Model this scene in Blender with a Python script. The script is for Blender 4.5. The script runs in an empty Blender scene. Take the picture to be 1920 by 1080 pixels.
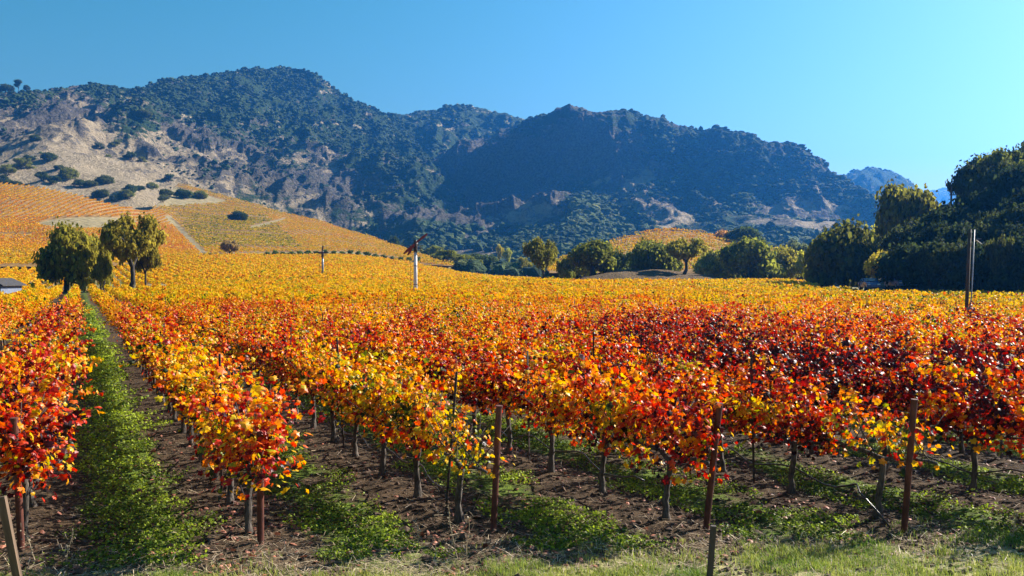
import bpy, math, random
import numpy as np

# ------------------------------------------------------------------ camera, sky, sun, exposure
S = bpy.context.scene
COL = S.collection
F = 1700.0          # focal length in pixels of a 1920 wide frame
CH = 3.2            # eye height over the vineyard floor
HY = 520.0          # image row of the horizon
cam = bpy.data.cameras.new("camera")
cam.sensor_width = 36.0
cam.lens = F / 1920 * 36.0
cam.clip_start = 0.1
cam.clip_end = 20000
camo = bpy.data.objects.new("camera", cam)
COL.objects.link(camo)
camo.location = (0, 0, CH)
camo.rotation_euler = (math.radians(90) - math.atan((540 - HY) / F), 0, 0)
S.camera = camo

SUN_EL, SUN_AZ = math.radians(33), math.radians(60)
w = bpy.data.worlds.new("World")
S.world = w
w.use_nodes = True
wn = w.node_tree
bg = wn.nodes["Background"]
sky = wn.nodes.new("ShaderNodeTexSky")
sky.sky_type = 'NISHITA'
sky.sun_disc = False
sky.sun_elevation = SUN_EL
sky.sun_rotation = SUN_AZ
sky.air_density = 1.0
sky.dust_density = 1.0
sky.ozone_density = 1.5
hs = wn.nodes.new("ShaderNodeHueSaturation")
hs.inputs['Hue'].default_value = 0.463
hs.inputs['Saturation'].default_value = 1.45
hs.inputs['Value'].default_value = 0.78
wn.links.new(sky.outputs[0], hs.inputs['Color'])
wn.links.new(hs.outputs[0], bg.inputs[0])
bg.inputs[1].default_value = 0.052

sl = bpy.data.lights.new("sun", 'SUN')
sl.energy = 5.0
sl.angle = math.radians(0.5)
sl.color = (1.0, 0.93, 0.82)
so = bpy.data.objects.new("sun", sl)
COL.objects.link(so)
so.rotation_euler = (math.radians(90) - SUN_EL, 0, -SUN_AZ + math.pi)
so.rotation_euler = (math.pi / 2 - SUN_EL, 0, math.pi - SUN_AZ)

S.view_settings.view_transform = 'Standard'
S.view_settings.look = 'None'
S.view_settings.exposure = 1.65
S.view_settings.gamma = 1.0
S.render.engine = 'CYCLES'
S.cycles.use_denoising = True
S.cycles.max_bounces = 7
S.cycles.diffuse_bounces = 2
S.cycles.glossy_bounces = 2
S.cycles.transmission_bounces = 4
S.cycles.transparent_max_bounces = 4
S.cycles.volume_bounces = 1
S.cycles.sample_clamp_indirect = 4.0

rng = np.random.default_rng(7)
random.seed(7)

# ------------------------------------------------------------------ noise
_T = [np.random.default_rng(100 + i).uniform(-1, 1, (256, 256)) for i in range(8)]


def vn(x, y, seed=0):
    x = np.asarray(x, float); y = np.asarray(y, float)
    T = _T[seed % 8]
    xi = np.floor(x).astype(int); yi = np.floor(y).astype(int)
    fx = x - xi; fy = y - yi
    fx = fx * fx * (3 - 2 * fx); fy = fy * fy * (3 - 2 * fy)
    a = T[xi & 255, yi & 255]; b = T[(xi + 1) & 255, yi & 255]
    c = T[xi & 255, (yi + 1) & 255]; d = T[(xi + 1) & 255, (yi + 1) & 255]
    return (a * (1 - fx) + b * fx) * (1 - fy) + (c * (1 - fx) + d * fx) * fy


def fbm(x, y, o=4, seed=0, ridged=False):
    s = 0; amp = 1.0; tot = 0
    x = np.asarray(x, float); y = np.asarray(y, float)
    for i in range(o):
        n = vn(x * 2 ** i + 17.3 * i, y * 2 ** i + 9.1 * i, seed + i)
        if ridged:
            n = 1 - 2 * np.abs(n)
        s = s + amp * n; tot += amp; amp *= 0.5
    return s / tot


def sstep(a, b, x):
    t = np.clip((np.asarray(x, float) - a) / (b - a), 0, 1)
    return t * t * (3 - 2 * t)


# ------------------------------------------------------------------ mesh helpers
def mesh_np(name, V, Fs, mats, attrs=None, smooth=False, parent=None, matidx=None, link=True):
    """V (n,3); Fs array (m,k) or a list of them."""
    if not isinstance(Fs, (list, tuple)):
        Fs = [Fs]
    V = np.asarray(V, np.float32)
    me = bpy.data.meshes.new(name)
    me.vertices.add(len(V))
    me.vertices.foreach_set("co", V.ravel())
    idx = np.concatenate([np.asarray(f, np.int32).ravel() for f in Fs])
    tot = np.concatenate([np.full(len(f), f.shape[1], np.int32) for f in Fs])
    st = np.concatenate([[0], np.cumsum(tot)[:-1]]).astype(np.int32)
    me.loops.add(len(idx))
    me.loops.foreach_set("vertex_index", idx)
    me.polygons.add(len(tot))
    me.polygons.foreach_set("loop_start", st)
    me.polygons.foreach_set("loop_total", tot)
    me.polygons.foreach_set("use_smooth", np.full(len(tot), smooth, bool))
    if matidx is not None:
        me.polygons.foreach_set("material_index", np.asarray(matidx, np.int32))
    me.update(calc_edges=True)
    for k, a in (attrs or {}).items():
        at = me.attributes.new(k, 'FLOAT', 'POINT')
        at.data.foreach_set("value", np.asarray(a, np.float32))
    for m in (mats if isinstance(mats, (list, tuple)) else [mats]):
        me.materials.append(m)
    o = bpy.data.objects.new(name, me)
    if link:
        COL.objects.link(o)
    if parent is not None:
        o.parent = parent
    return o


class MB:
    """collects quads / tris / tubes and becomes one mesh"""
    def __init__(s):
        s.V = []; s.Q = []; s.T = []; s.n = 0; s.A = []; s.MQ = []; s.MT = []

    def add(s, V, Q=None, T=None, a=0.5, m=0):
        V = np.asarray(V, float)
        s.V.append(V)
        s.A.append(np.full(len(V), a))
        if Q is not None and len(Q):
            Q = np.asarray(Q); s.Q.append(Q + s.n); s.MQ += [m] * len(Q)
        if T is not None and len(T):
            T = np.asarray(T); s.T.append(T + s.n); s.MT += [m] * len(T)
        s.n += len(V)
        return s

    def tube(s, pts, rad, k=7, cap=True, a=0.5, m=0, bump=0.0):
        pts = np.asarray(pts, float); n = len(pts)
        rad = np.full(n, rad, float) if np.isscalar(rad) else np.asarray(rad, float)
        d = np.gradient(pts, axis=0)
        d /= np.linalg.norm(d, axis=1)[:, None] + 1e-9
        ref = np.array([0, 0, 1.0]) if abs(d[0][2]) < 0.9 else np.array([1.0, 0, 0])
        rows = []
        u = np.cross(d[0], ref)
        for i in range(n):
            u = u - d[i] * np.dot(u, d[i]); u /= np.linalg.norm(u) + 1e-9
            v = np.cross(d[i], u)
            t = np.arange(k) * 2 * math.pi / k
            rr = rad[i] * (1 + (rng.uniform(-bump, bump, k) if bump else 0))
            rows.append(pts[i] + (np.cos(t) * rr)[:, None] * u + (np.sin(t) * rr)[:, None] * v)
        V = np.concatenate(rows)
        i = np.arange(n - 1)[:, None] * k; j = np.arange(k)[None, :]; j2 = (j + 1) % k
        Q = np.stack([i + j, i + j2, i + k + j2, i + k + j], -1).reshape(-1, 4)
        T = None
        if cap:
            V = np.concatenate([V, pts[:1], pts[-1:]])
            a0, a1 = n * k, n * k + 1; jj = np.arange(k); j3 = (jj + 1) % k
            T = np.concatenate([np.stack([np.full(k, a0), j3, jj], -1),
                                np.stack([np.full(k, a1), (n - 1) * k + jj, (n - 1) * k + j3], -1)])
        return s.add(V, Q, T, a, m)

    def box(s, c, size, rz=0.0, rx=0.0, a=0.5, m=0, taper=1.0):
        x, y, z = [q / 2 for q in size]
        V = np.array([[-x, -y, -z], [x, -y, -z], [x, y, -z], [-x, y, -z],
                      [-x * taper, -y * taper, z], [x * taper, -y * taper, z], [x * taper, y * taper, z], [-x * taper, y * taper, z]])
        if rx:
            cr, sr = math.cos(rx), math.sin(rx)
            V = V @ np.array([[1, 0, 0], [0, cr, -sr], [0, sr, cr]]).T
        cz, sz = math.cos(rz), math.sin(rz)
        V = V @ np.array([[cz, -sz, 0], [sz, cz, 0], [0, 0, 1]]).T + np.array(c)
        Q = [[0, 3, 2, 1], [4, 5, 6, 7], [0, 1, 5, 4], [1, 2, 6, 5], [2, 3, 7, 6], [3, 0, 4, 7]]
        return s.add(V, Q, None, a, m)

    def build(s, name, mats, parent=None, smooth=False, link=True):
        fs = []
        if s.Q: fs.append(np.concatenate(s.Q))
        if s.T: fs.append(np.concatenate(s.T))
        return mesh_np(name, np.concatenate(s.V), fs, mats, {'tone': np.concatenate(s.A)}, smooth, parent,
                       s.MQ + s.MT, link)


def tag(o, label=None, cat=None, group=None, kind=None):
    if label: o['label'] = label
    if cat: o['category'] = cat
    if group: o['group'] = group
    if kind: o['kind'] = kind
    return o


def empty(name, loc=(0, 0, 0), rz=0.0):
    o = bpy.data.objects.new(name, None)
    o.empty_display_size = 0.2
    o.location = loc; o.rotation_euler = (0, 0, rz)
    COL.objects.link(o)
    return o


ORD = ["first", "second", "third", "fourth", "fifth", "sixth", "seventh", "eighth", "ninth", "tenth", "eleventh",
       "twelfth", "thirteenth", "fourteenth", "fifteenth", "sixteenth", "seventeenth", "eighteenth", "nineteenth",
       "twentieth"]
TENS = {2: "twenty", 3: "thirty", 4: "forty", 5: "fifty"}


def ordn(i):            # 0 -> first
    if i < 20: return ORD[i]
    t, u = divmod(i + 1, 10)
    return TENS[t].replace("y", "ieth") if u == 0 else TENS[t] + "-" + ORD[u - 1]


# ------------------------------------------------------------------ materials
def newmat(name):
    m = bpy.data.materials.new(name)
    m.use_nodes = True
    nt = m.node_tree
    return m, nt, nt.nodes, nt.links, nt.nodes["Principled BSDF"]


def N(nt, t, **kw):
    n = nt.nodes.new(t)
    for k, v in kw.items():
        setattr(n, k, v)
    return n


def ramp(nt, stops, interp='LINEAR'):
    r = nt.nodes.new("ShaderNodeValToRGB")
    r.color_ramp.interpolation = interp
    e = r.color_ramp.elements
    while len(e) > 1: e.remove(e[-1])
    e[0].position = stops[0][0]; e[0].color = (*stops[0][1], 1)
    for p, c in stops[1:]:
        q = e.new(p); q.color = (*c, 1)
    return r


def mth(nt, op, a, b=None, c=None, clamp=False):
    n = nt.nodes.new("ShaderNodeMath"); n.operation = op; n.use_clamp = clamp
    for i, v in enumerate((a, b, c)):
        if v is None: continue
        if isinstance(v, (int, float)): n.inputs[i].default_value = v
        else: nt.links.new(v, n.inputs[i])
    return n.outputs[0]


def mixc(nt, f, a, b, blend='MIX'):
    n = nt.nodes.new("ShaderNodeMix"); n.data_type = 'RGBA'; n.blend_type = blend
    for s, v in ((n.inputs[0], f), (n.inputs[6], a), (n.inputs[7], b)):
        if isinstance(v, tuple): s.default_value = (*v, 1)
        elif isinstance(v, (int, float)): s.default_value = v
        else: nt.links.new(v, s)
    return n.outputs[2]


def noise(nt, vec, scale, detail=4, rough=0.55, dist=0.0):
    n = nt.nodes.new("ShaderNodeTexNoise")
    n.inputs['Scale'].default_value = scale; n.inputs['Detail'].default_value = detail
    n.inputs['Roughness'].default_value = rough; n.inputs['Distortion'].default_value = dist
    nt.links.new(vec, n.inputs['Vector'])
    return n.outputs['Fac']


def maprange(nt, v, a, b, c=0.0, d=1.0, smooth=True):
    n = nt.nodes.new("ShaderNodeMapRange")
    n.interpolation_type = 'SMOOTHSTEP' if smooth else 'LINEAR'
    nt.links.new(v, n.inputs[0])
    for i, q in enumerate((a, b, c, d)): n.inputs[i + 1].default_value = q
    return n.outputs[0]


LEAF_RAMP = [(0.0, (.018, .004, .005)), (.12, (.07, .005, .007)), (.22, (.36, .009, .008)), (.35, (.64, .035, .007)), (.43, (.72, .11, .007)),
             (.51, (.76, .23, .007)), (.62, (.82, .39, .008)), (.77, (.76, .49, .010)), (.87, (.36, .37, .012)),
             (.94, (.07, .10, .010)), (1.0, (.022, .034, .007))]


def leaf_material(name, trans=0.5, spec=0.25, val=1.0):
    m, nt, nd, lk, b = newmat(name)
    at = N(nt, "ShaderNodeAttribute", attribute_name="tone")
    oi = N(nt, "ShaderNodeObjectInfo")
    sp = N(nt, "ShaderNodeSeparateColor")
    lk.new(oi.outputs['Color'], sp.inputs[0])
    t = mth(nt, 'SUBTRACT', at.outputs['Fac'], 0.5)
    t = mth(nt, 'MULTIPLY', t, 0.75)
    t = mth(nt, 'ADD', t, sp.outputs[0])
    g = N(nt, "ShaderNodeNewGeometry")
    nz = noise(nt, g.outputs['Position'], 22.0, 2)
    t = mth(nt, 'ADD', t, mth(nt, 'MULTIPLY', mth(nt, 'SUBTRACT', nz, 0.5), 0.22))
    r = ramp(nt, [(p, tuple(c * val for c in col)) for p, col in LEAF_RAMP])
    lk.new(t, r.inputs[0])
    lk.new(r.outputs[0], b.inputs['Base Color'])
    b.inputs['Roughness'].default_value = 0.42
    b.inputs['Specular IOR Level'].default_value = spec
    tr = N(nt, "ShaderNodeBsdfTranslucent")
    hsn = N(nt, "ShaderNodeHueSaturation")
    hsn.inputs['Saturation'].default_value = 1.05; hsn.inputs['Value'].default_value = 1.0
    lk.new(r.outputs[0], hsn.inputs['Color'])
    lk.new(hsn.outputs[0], tr.inputs[0])
    mx = N(nt, "ShaderNodeMixShader"); mx.inputs[0].default_value = trans
    lk.new(b.outputs[0], mx.inputs[1]); lk.new(tr.outputs[0], mx.inputs[2])
    lk.new(mx.outputs[0], nd["Material Output"].inputs[0])
    return m


def green_material(name, trans=0.35, use_obj=True, c0=(.02, .04, .012), c1=(.10, .13, .03)):
    m, nt, nd, lk, b = newmat(name)
    at = N(nt, "ShaderNodeAttribute", attribute_name="tone")
    if use_obj:
        oi = N(nt, "ShaderNodeObjectInfo")
        k = mth(nt, 'MULTIPLY_ADD', at.outputs['Fac'], 1.7, 0.35)
        v = N(nt, "ShaderNodeVectorMath", operation='SCALE')
        lk.new(oi.outputs['Color'], v.inputs[0]); lk.new(k, v.inputs['Scale'])
        col = v.outputs[0]
    else:
        col = mixc(nt, at.outputs['Fac'], c0, c1)
    lk.new(col, b.inputs['Base Color'])
    b.inputs['Roughness'].default_value = 0.55
    b.inputs['Specular IOR Level'].default_value = 0.25
    tr = N(nt, "ShaderNodeBsdfTranslucent"); lk.new(col, tr.inputs[0])
    mx = N(nt, "ShaderNodeMixShader"); mx.inputs[0].default_value = trans
    lk.new(b.outputs[0], mx.inputs[1]); lk.new(tr.outputs[0], mx.inputs[2])
    lk.new(mx.outputs[0], nd["Material Output"].inputs[0])
    return m


def bump(nt, b, h, strength=0.5, dist=0.05):
    n = N(nt, "ShaderNodeBump"); n.inputs['Strength'].default_value = strength
    n.inputs['Distance'].default_value = dist
    nt.links.new(h, n.inputs['Height']); nt.links.new(n.outputs[0], b.inputs['Normal'])


def simple(name, c0, c1, scale=8, rough=.8, metal=0, bs=.4, bd=.01, coord='Object', stretch=(1, 1, 1), spec=.4):
    m, nt, nd, lk, b = newmat(name)
    tc = N(nt, "ShaderNodeTexCoord"); mp = N(nt, "ShaderNodeMapping")
    lk.new(tc.outputs[coord], mp.inputs[0]); mp.inputs['Scale'].default_value = stretch
    n = noise(nt, mp.outputs[0], scale, 6, .65)
    f = maprange(nt, n, .3, .7)
    lk.new(mixc(nt, f, c0, c1), b.inputs['Base Color'])
    b.inputs['Roughness'].default_value = rough; b.inputs['Metallic'].default_value = metal
    b.inputs['Specular IOR Level'].default_value = spec
    bump(nt, b, n, bs, bd)
    return m


M = {}
M['leaf'] = leaf_material("vine_leaves", .45, .3)
M['leaf_hill'] = leaf_material("hillside_vine_leaves", .35, .05, .78)
M['leaf_far'] = leaf_material("distant_vine_leaves", .42, .05, .88)
M['leaf_ground'] = None
M['bark'] = simple("vine_bark", (.02, .016, .013), (.12, .098, .08), 30, .95, bs=1, bd=.02, stretch=(1, 1, .2))
M['oakbark'] = simple("oak_bark", (.018, .014, .012), (.06, .05, .042), 3, .95, bs=.8, bd=.1)
M['rust'] = simple("rusty_steel", (.04, .011, .008), (.13, .036, .02), 14, .75, metal=.0, bs=.3, bd=.004, stretch=(1, 1, .3), spec=.35)
M['stake'] = simple("dark_metal_stake", (.02, .015, .013), (.07, .045, .035), 20, .6, spec=.5)
M['wood'] = simple("weathered_wood", (.06, .038, .024), (.17, .11, .068), 12, .85, stretch=(1, 1, .08), bs=.6, bd=.01)
M['darkwood'] = simple("dark_pole_wood", (.035, .028, .025), (.10, .075, .06), 9, .85, stretch=(1, 1, .06))
M['hose'] = simple("black_drip_hose", (.012, .012, .013), (.03, .03, .03), 10, .35, spec=.6)
M['wire'] = simple("trellis_wire_steel", (.18, .17, .16), (.3, .29, .28), 10, .4, metal=.8)
M['white'] = simple("white_painted_steel", (.50, .50, .52), (.75, .75, .76), 3, .45, bs=.1)
M['grey'] = simple("grey_sheet_steel", (.16, .17, .19), (.30, .31, .33), 4, .45, metal=.3)
M['redpaint'] = simple("dark_red_blade_paint", (.16, .015, .012), (.28, .03, .02), 5, .45)
M['black'] = simple("dark_gearbox_metal", (.015, .013, .013), (.06, .04, .035), 8, .5)
M['roof'] = simple("dark_shingle_roof", (.02, .018, .018), (.05, .045, .045), 4, .8)
M['wall'] = simple("blue_grey_wall_paint", (.10, .12, .17), (.15, .17, .22), 2, .7)
M['carblue'] = simple("blue_car_paint", (.02, .05, .16), (.03, .07, .2), 2, .25, spec=.6)
M['palecar'] = simple("pale_blue_car_paint", (.06, .12, .26), (.08, .15, .30), 2, .3, spec=.6)
M['glass'] = simple("car_window_glass", (.03, .035, .04), (.05, .055, .06), 2, .08, spec=.8)
M['tyre'] = simple("tyre_rubber", (.01, .01, .01), (.025, .025, .025), 8, .8)
M['tree'] = green_material("tree_foliage", .6)
_pb = M['tree'].node_tree.nodes["Principled BSDF"]; _pb.inputs['Roughness'].default_value = .8; _pb.inputs['Specular IOR Level'].default_value = .08
M['weeds'] = green_material("weed_leaves", .45, False, (.03, .075, .006), (.40, .50, .03))
M['grass'] = green_material("verge_grass_blades", .5, False, (.08, .17, .014), (.44, .45, .09))
M['straw'] = green_material("straw_litter", .1, False, (.12, .075, .045), (.62, .5, .33))
M['wood_mass'] = None
M['leaf_ground'] = green_material("fallen_leaf_litter", .15, False, (.06, .018, .012), (.50, .20, .12))


def ground_material():
    m, nt, nd, lk, b = newmat("vineyard_soil")
    g = N(nt, "ShaderNodeNewGeometry"); P = g.outputs['Position']
    dp = N(nt, "ShaderNodeVectorMath", operation='DOT_PRODUCT')
    lk.new(P, dp.inputs[0]); dp.inputs[1].default_value = (.9026, .4305, 0)
    u = mth(nt, 'MULTIPLY_ADD', dp.outputs['Value'], 1 / 2.5, 0.62 / 2.5 + .5 + 200)
    fr = mth(nt, 'FRACT', u)
    d = mth(nt, 'MULTIPLY', mth(nt, 'ABSOLUTE', mth(nt, 'SUBTRACT', fr, .5)), 2.5)   # distance from the row
    n1 = noise(nt, P, 1.3, 6, .65)
    n2 = noise(nt, P, 9.0, 5, .7)
    n3 = noise(nt, P, 45.0, 4, .7)
    dd = mth(nt, 'ADD', d, mth(nt, 'MULTIPLY', mth(nt, 'SUBTRACT', n1, .5), 1.5))
    lane = mth(nt, 'FLOOR', u)
    l12 = mth(nt, 'COMPARE', lane, 200.0 + 1.0, .6)
    gm = maprange(nt, dd, .55, .95)
    n5 = noise(nt, P, .9, 4, .6)
    gm = mth(nt, 'MULTIPLY', gm, mth(nt, 'MAXIMUM', maprange(nt, n5, .40, .56), mth(nt, 'MULTIPLY', l12, .85)))
    gm = mth(nt, 'MULTIPLY', gm, maprange(nt, n2, .35, .55, .35, 1.0))
    dirt = mixc(nt, maprange(nt, n2, .35, .65), (.018, .011, .006), (.082, .052, .028))
    dirt = mixc(nt, maprange(nt, n3, .55, .75), dirt, (.19, .13, .08))
    green = mixc(nt, maprange(nt, n2, .3, .7), (.03, .06, .008), (.13, .19, .02))
    c = mixc(nt, gm, dirt, green)
    # unplanted verge in front of the row ends: pale trampled straw and grass
    sx = N(nt, "ShaderNodeSeparateXYZ"); lk.new(P, sx.inputs[0])
    edge = mth(nt, 'MULTIPLY_ADD', sx.outputs[0], -.12, sx.outputs[1])
    edge = mth(nt, 'ADD', edge, mth(nt, 'MULTIPLY', mth(nt, 'SUBTRACT', n1, .5), -1.6))
    vg = maprange(nt, edge, 10.3, 9.5)
    verge = mixc(nt, maprange(nt, n2, .35, .62), (.12, .17, .03), (.36, .30, .16))
    c = mixc(nt, vg, c, verge)
    st = maprange(nt, edge, 11.0, 9.8, 0, .6)
    c = mixc(nt, mth(nt, 'MULTIPLY', st, maprange(nt, n3, .45, .6)), c, (.42, .32, .2))
    far = maprange(nt, sx.outputs[1], 150, 200)
    n0 = noise(nt, P, .08, 5, .65)
    c = mixc(nt, far, c, mixc(nt, maprange(nt, n0, .4, .6), (.11, .12, .03), (.26, .20, .09)))
    lk.new(c, b.inputs['Base Color'])
    b.inputs['Roughness'].default_value = 1; b.inputs['Specular IOR Level'].default_value = .15
    h = mth(nt, 'ADD', mth(nt, 'MULTIPLY', n2, .6), mth(nt, 'MULTIPLY', n3, .25))
    bump(nt, b, h, .9, .09)
    return m


def hill_material(name, rockc=((.038, .034, .028), (.15, .128, .10)), grass=((.24, .18, .105), (.43, .34, .215)), green=((.012, .028, .012), (.045, .075, .022)), s=1.0):
    """attribute veg: 0 bare dry grass and rock .. 1 scrub covered"""
    m, nt, nd, lk, b = newmat(name)
    g = N(nt, "ShaderNodeNewGeometry"); P = g.outputs['Position']
    veg = N(nt, "ShaderNodeAttribute", attribute_name="veg").outputs['Fac']
    rk = N(nt, "ShaderNodeAttribute", attribute_name="rock").outputs['Fac']
    mp = N(nt, "ShaderNodeMapping"); lk.new(P, mp.inputs[0]); mp.inputs['Scale'].default_value = (1, .6, 1.6)
    mp.inputs['Rotation'].default_value = (0, .35, 0)
    big = noise(nt, mp.outputs[0], .012 * s, 6, .68)
    mid = noise(nt, mp.outputs[0], .05 * s, 7, .72, .6)
    fine = noise(nt, P, .3 * s, 5, .7)
    vv = mth(nt, 'ADD', veg, mth(nt, 'MULTIPLY', mth(nt, 'SUBTRACT', mth(nt, 'ADD', mth(nt, 'MULTIPLY', big, .5), mth(nt, 'MULTIPLY', mid, .8)), .65), mth(nt, 'MULTIPLY_ADD', veg, 3.2, .7)))
    vm = maprange(nt, vv, .42, .60)
    rr = mth(nt, 'ADD', rk, mth(nt, 'MULTIPLY', mth(nt, 'SUBTRACT', mth(nt, 'ADD', mth(nt, 'MULTIPLY', mid, .7), mth(nt, 'MULTIPLY', fine, .5)), .6), 3.2))
    rm = maprange(nt, rr, .42, .62)
    gr = mixc(nt, maprange(nt, fine, .3, .7), *grass)
    ro = mixc(nt, maprange(nt, fine, .35, .65), *rockc)
    ve = mixc(nt, maprange(nt, fine, .3, .7), *green)
    c = mixc(nt, rm, gr, ro)
    c = mixc(nt, vm, c, ve)
    lk.new(c, b.inputs['Base Color'])
    b.inputs['Roughness'].default_value = 1; b.inputs['Specular IOR Level'].default_value = .1
    h = mth(nt, 'ADD', mth(nt, 'MULTIPLY', mid, 1.0), mth(nt, 'MULTIPLY', fine, .35))
    bump(nt, b, h, 1.0, 14.0 / s)
    return m


def vineyard_hill_material():
    m, nt, nd, lk, b = newmat("vineyard_hill_soil")
    g = N(nt, "ShaderNodeNewGeometry"); P = g.outputs['Position']
    n = noise(nt, P, .25, 6, .7)
    veg = N(nt, "ShaderNodeAttribute", attribute_name="veg").outputs['Fac']
    c = mixc(nt, maprange(nt, n, .35, .65), (.15, .085, .03), (.30, .18, .065))
    c2 = mixc(nt, maprange(nt, n, .35, .65), (.14, .11, .055), (.30, .24, .13))
    lk.new(mixc(nt, veg, c, c2), b.inputs['Base Color'])
    b.inputs['Roughness'].default_value = 1; b.inputs['Specular IOR Level'].default_value = .1
    bump(nt, b, n, .6, .6)
    return m


M['soil'] = ground_material()
M['mountain'] = hill_material("mountain_scrub_and_rock")
M['mound'] = hill_material("dry_grass_mound", grass=((.09, .06, .035), (.20, .135, .07)), s=6)
M['darkhill'] = simple("dark_leaf_litter", (.02, .016, .012), (.05, .04, .028), 1, 1)  # plain dark brown ground of the wooded hill
M['vhill'] = vineyard_hill_material()
_m, _nt, _nd, _lk, _b = newmat("woodland_crowns")
_at = N(_nt, "ShaderNodeAttribute", attribute_name="tone")
_g = N(_nt, "ShaderNodeNewGeometry")
_n = noise(_nt, _g.outputs['Position'], .9, 4, .7)
_r = ramp(_nt, [(0, (.012, .03, .014)), (.5, (.06, .095, .03)), (.85, (.13, .17, .045)), (1, (.26, .25, .05))])
_lk.new(_at.outputs['Fac'], _r.inputs[0])
_lk.new(mixc(_nt, maprange(_nt, _n, .35, .65), 0.0 if False else (.01, .02, .01), _r.outputs[0]), _b.inputs['Base Color'])
_b.inputs['Roughness'].default_value = .9; _b.inputs['Specular IOR Level'].default_value = .1
bump(_nt, _b, _n, 1.0, 1.5)
M['wood_mass'] = _m


# ------------------------------------------------------------------ terrain
def pchip(xs, ys, x):
    """smooth monotone interpolation; xs (k,), ys (k,...)"""
    xs = np.asarray(xs, float); ys = np.asarray(ys, float); x = np.asarray(x, float)
    h = np.diff(xs); d = (ys[1:] - ys[:-1]) / h.reshape((-1,) + (1,) * (ys.ndim - 1))
    m = np.zeros_like(ys)
    m[0] = d[0]; m[-1] = d[-1]
    same = (d[1:] * d[:-1]) > 0
    hm = 2 * d[1:] * d[:-1] / np.where(same, d[1:] + d[:-1], 1)
    m[1:-1] = np.where(same, hm, 0)
    i = np.clip(np.searchsorted(xs, x) - 1, 0, len(xs) - 2)
    t = (np.clip(x, xs[0], xs[-1]) - xs[i]) / h[i]
    sh = t.shape + (1,) * (ys.ndim - 1)
    t = t.reshape(sh); hh = h[i].reshape(sh)
    return ((2 * t**3 - 3 * t**2 + 1) * ys[i] + (t**3 - 2 * t**2 + t) * hh * m[i] +
            (-2 * t**3 + 3 * t**2) * ys[i + 1] + (t**3 - t**2) * hh * m[i + 1])


def name_oc(name):
    return 'rock' if 'mountain' in name or 'hills' in name else ''


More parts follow.
